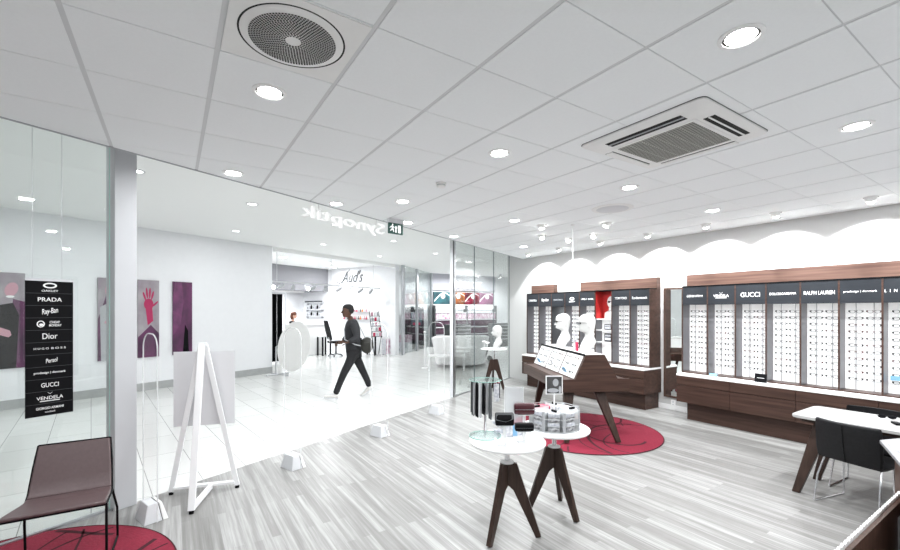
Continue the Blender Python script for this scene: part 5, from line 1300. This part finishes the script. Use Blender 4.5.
def shoe(p, pitch, nm):
    mb = MB(); rings = []
    for x, w, z0, h in ((-.085, .028, .012, .06), (-.07, .038, .0, .085), (-.02, .042, 0, .095), (.05, .046, 0, .075), (.12, .048, 0, .055), (.175, .042, .004, .04), (.20, .022, .012, .026)):
        rings.append([(x, w * math.cos(a) , z0 + h / 2 + h / 2 * math.sin(a)) for a in [2 * PI * i / 14 for i in range(14)]])
    mb.loft(rings); mb.xform(Matrix.Translation(p) @ Matrix.Rotation(pitch, 4, 'Y')); o = mb.build(nm, 'sneaker', person, smooth=True)
    s = MB(); s.loft([[(x, w, z) for w, z in ((-.044 * k, -.004), (.044 * k, -.004), (.046 * k, .018), (-.046 * k, .018))] for x, k in ((-.088, .7), (-.02, .95), (.10, 1.08), (.17, .95), (.202, .5))]); s.xform(Matrix.Translation(p) @ Matrix.Rotation(pitch, 4, 'Y')); s.build('sole', 'lightgrey', o)
    l = MB()
    for k in range(4): l.box(.02 + .022 * k, -.03, .083 - .007 * k, .028 + .022 * k, .03, .089 - .007 * k)
    l.xform(Matrix.Translation(p) @ Matrix.Rotation(pitch, 4, 'Y')); l.build('laces', 'grey', o)
shoe((.40, .10, .03), R(-8), 'left_shoe'); shoe((-.335, -.10, .095), R(30), 'right_shoe')
hr = MB(); hr.ball((.112, 0, 1.835), .112, .087, .082, 20, 12); hr.ball((.078, 0, 1.79), .088, .086, .085, 16, 10)
hr.build('hair', 'hairblack', person, smooth=True)
t = thing('shoulder_bag', 'dark shoulder bag worn across the back of the walking person', 'bag', PB, HD)
mb = MB(); mb.ball((-.235, .20, 1.10), .135, .09, .165, 20, 12); mb.v = [(x, y, 1.10 + (z - 1.10) * (1 + .25 * math.copysign(1, z - 1.10) * -.6)) for x, y, z in mb.v]; mb.build('pouch', 'bag', t, smooth=True)
mb = MB(); mb.tube([(-.20, .2, 1.22), (-.12, .13, 1.42), (0.0, -.05, 1.595), (.10, -.09, 1.57), (.19, .02, 1.40), (.20, .18, 1.2), (.0, .22, 1.10), (-.16, .22, 1.06)], .011, 6); mb.build('strap', 'grey', t, smooth=True)
mb = MB(); mb.box(-.31, .278, 1.09, -.16, .294, 1.14); mb.build('flap', 'bag', t, bevel=.005)
# seated woman behind the oval panel
pw = MB(); W0 = sal(6.4, 3.95, .24)
v, f = skin_mesh([(0, 0, .55), (.0, 0, .8), (.01, 0, 1.02), (.03, 0, 1.15), (.05, 0, 1.22), (.0, .17, 1.05), (.1, .22, .85), (.30, .18, .95), (0, -.17, 1.05), (.1, -.22, .85), (.30, -.18, .95), (.2, .12, .5), (.42, .12, .48), (.2, -.12, .5), (.42, -.12, .48)],
                 [(0, 1), (1, 2), (2, 3), (3, 4), (2, 5), (5, 6), (6, 7), (2, 8), (8, 9), (9, 10), (0, 11), (11, 12), (0, 13), (13, 14)], [.14, .11, .12, .05, .05, .05, .04, .028, .05, .04, .028, .08, .06, .08, .06]); pw.add(v, f)
head(pw, (.09, 0, 1.35), 1.0, R(8)); hand(pw, (.33, .17, .955), (1, -.2, 0), (0, 0, 1)); hand(pw, (.33, -.17, .955), (1, .2, 0), (0, 0, 1))
pr = tag(pw.build('person', ['skinlight', 'black'], None, W0, FA + R(-60), smooth=True), 'person with auburn hair and dark top seated behind the white salon counter', 'person')
mb = MB(); v, f = skin_mesh([(0, 0, .52), (.0, 0, .8), (.01, 0, 1.04), (.02, 0, 1.12), (.0, .18, 1.06), (.1, .23, .86), (.2, .21, .90), (0, -.18, 1.06), (.1, -.23, .86), (.2, -.21, .90)], [(0, 1), (1, 2), (2, 3), (2, 4), (4, 5), (5, 6), (2, 7), (7, 8), (8, 9)], [.16, .13, .14, .07, .065, .052, .045, .065, .052, .045]); mb.add(v, f); mb.build('top', 'trouser', pr, smooth=True)
mb = MB(); mb.ball((.06, 0, 1.40), .125, .095, .105, 18, 12); mb.ball((.0, 0, 1.30), .08, .09, .14, 16, 10); mb.build('hair', 'hairred', pr, smooth=True)
t = thing('salon_stool', 'tall white stool under the person seated behind the salon counter', 'stool', (W0[0], W0[1], 0))
mb = MB(); mb.lathe([(.18, .59), (.19, .61), (.19, .63), (.01, .64)], n=24); mb.build('seat', 'white', t); mb = MB(); mb.lathe([(.03, .02), (.03, .59)], n=12); mb.build('column', 'chrome', t); mb = MB(); mb.lathe([(.2, 0), (.2, .015), (.03, .03)], n=24); mb.build('base', 'chrome', t)

# ------------------------------------------------------------------ world, camera, colour
w = bpy.data.worlds.new('World'); scene.world = w; w.use_nodes = True
w.node_tree.nodes['Background'].inputs[0].default_value = (.8, .87, 1, 1); w.node_tree.nodes['Background'].inputs[1].default_value = .3
cam = bpy.data.cameras.new('camera'); co = bpy.data.objects.new('camera', cam); C.objects.link(co)
cam.sensor_width = 36; cam.lens = 423.5 / 900 * 36; cam.shift_y = (310.8 - 275) / 900; cam.clip_start = .02
co.location = (0, 0, CH); co.rotation_euler = (R(90), 0, R(-33.28)); scene.camera = co
vs = scene.view_settings
vs.view_transform = 'Standard'; vs.look = 'None'; vs.gamma = 1; vs.use_curve_mapping = False; vs.exposure = 1.12
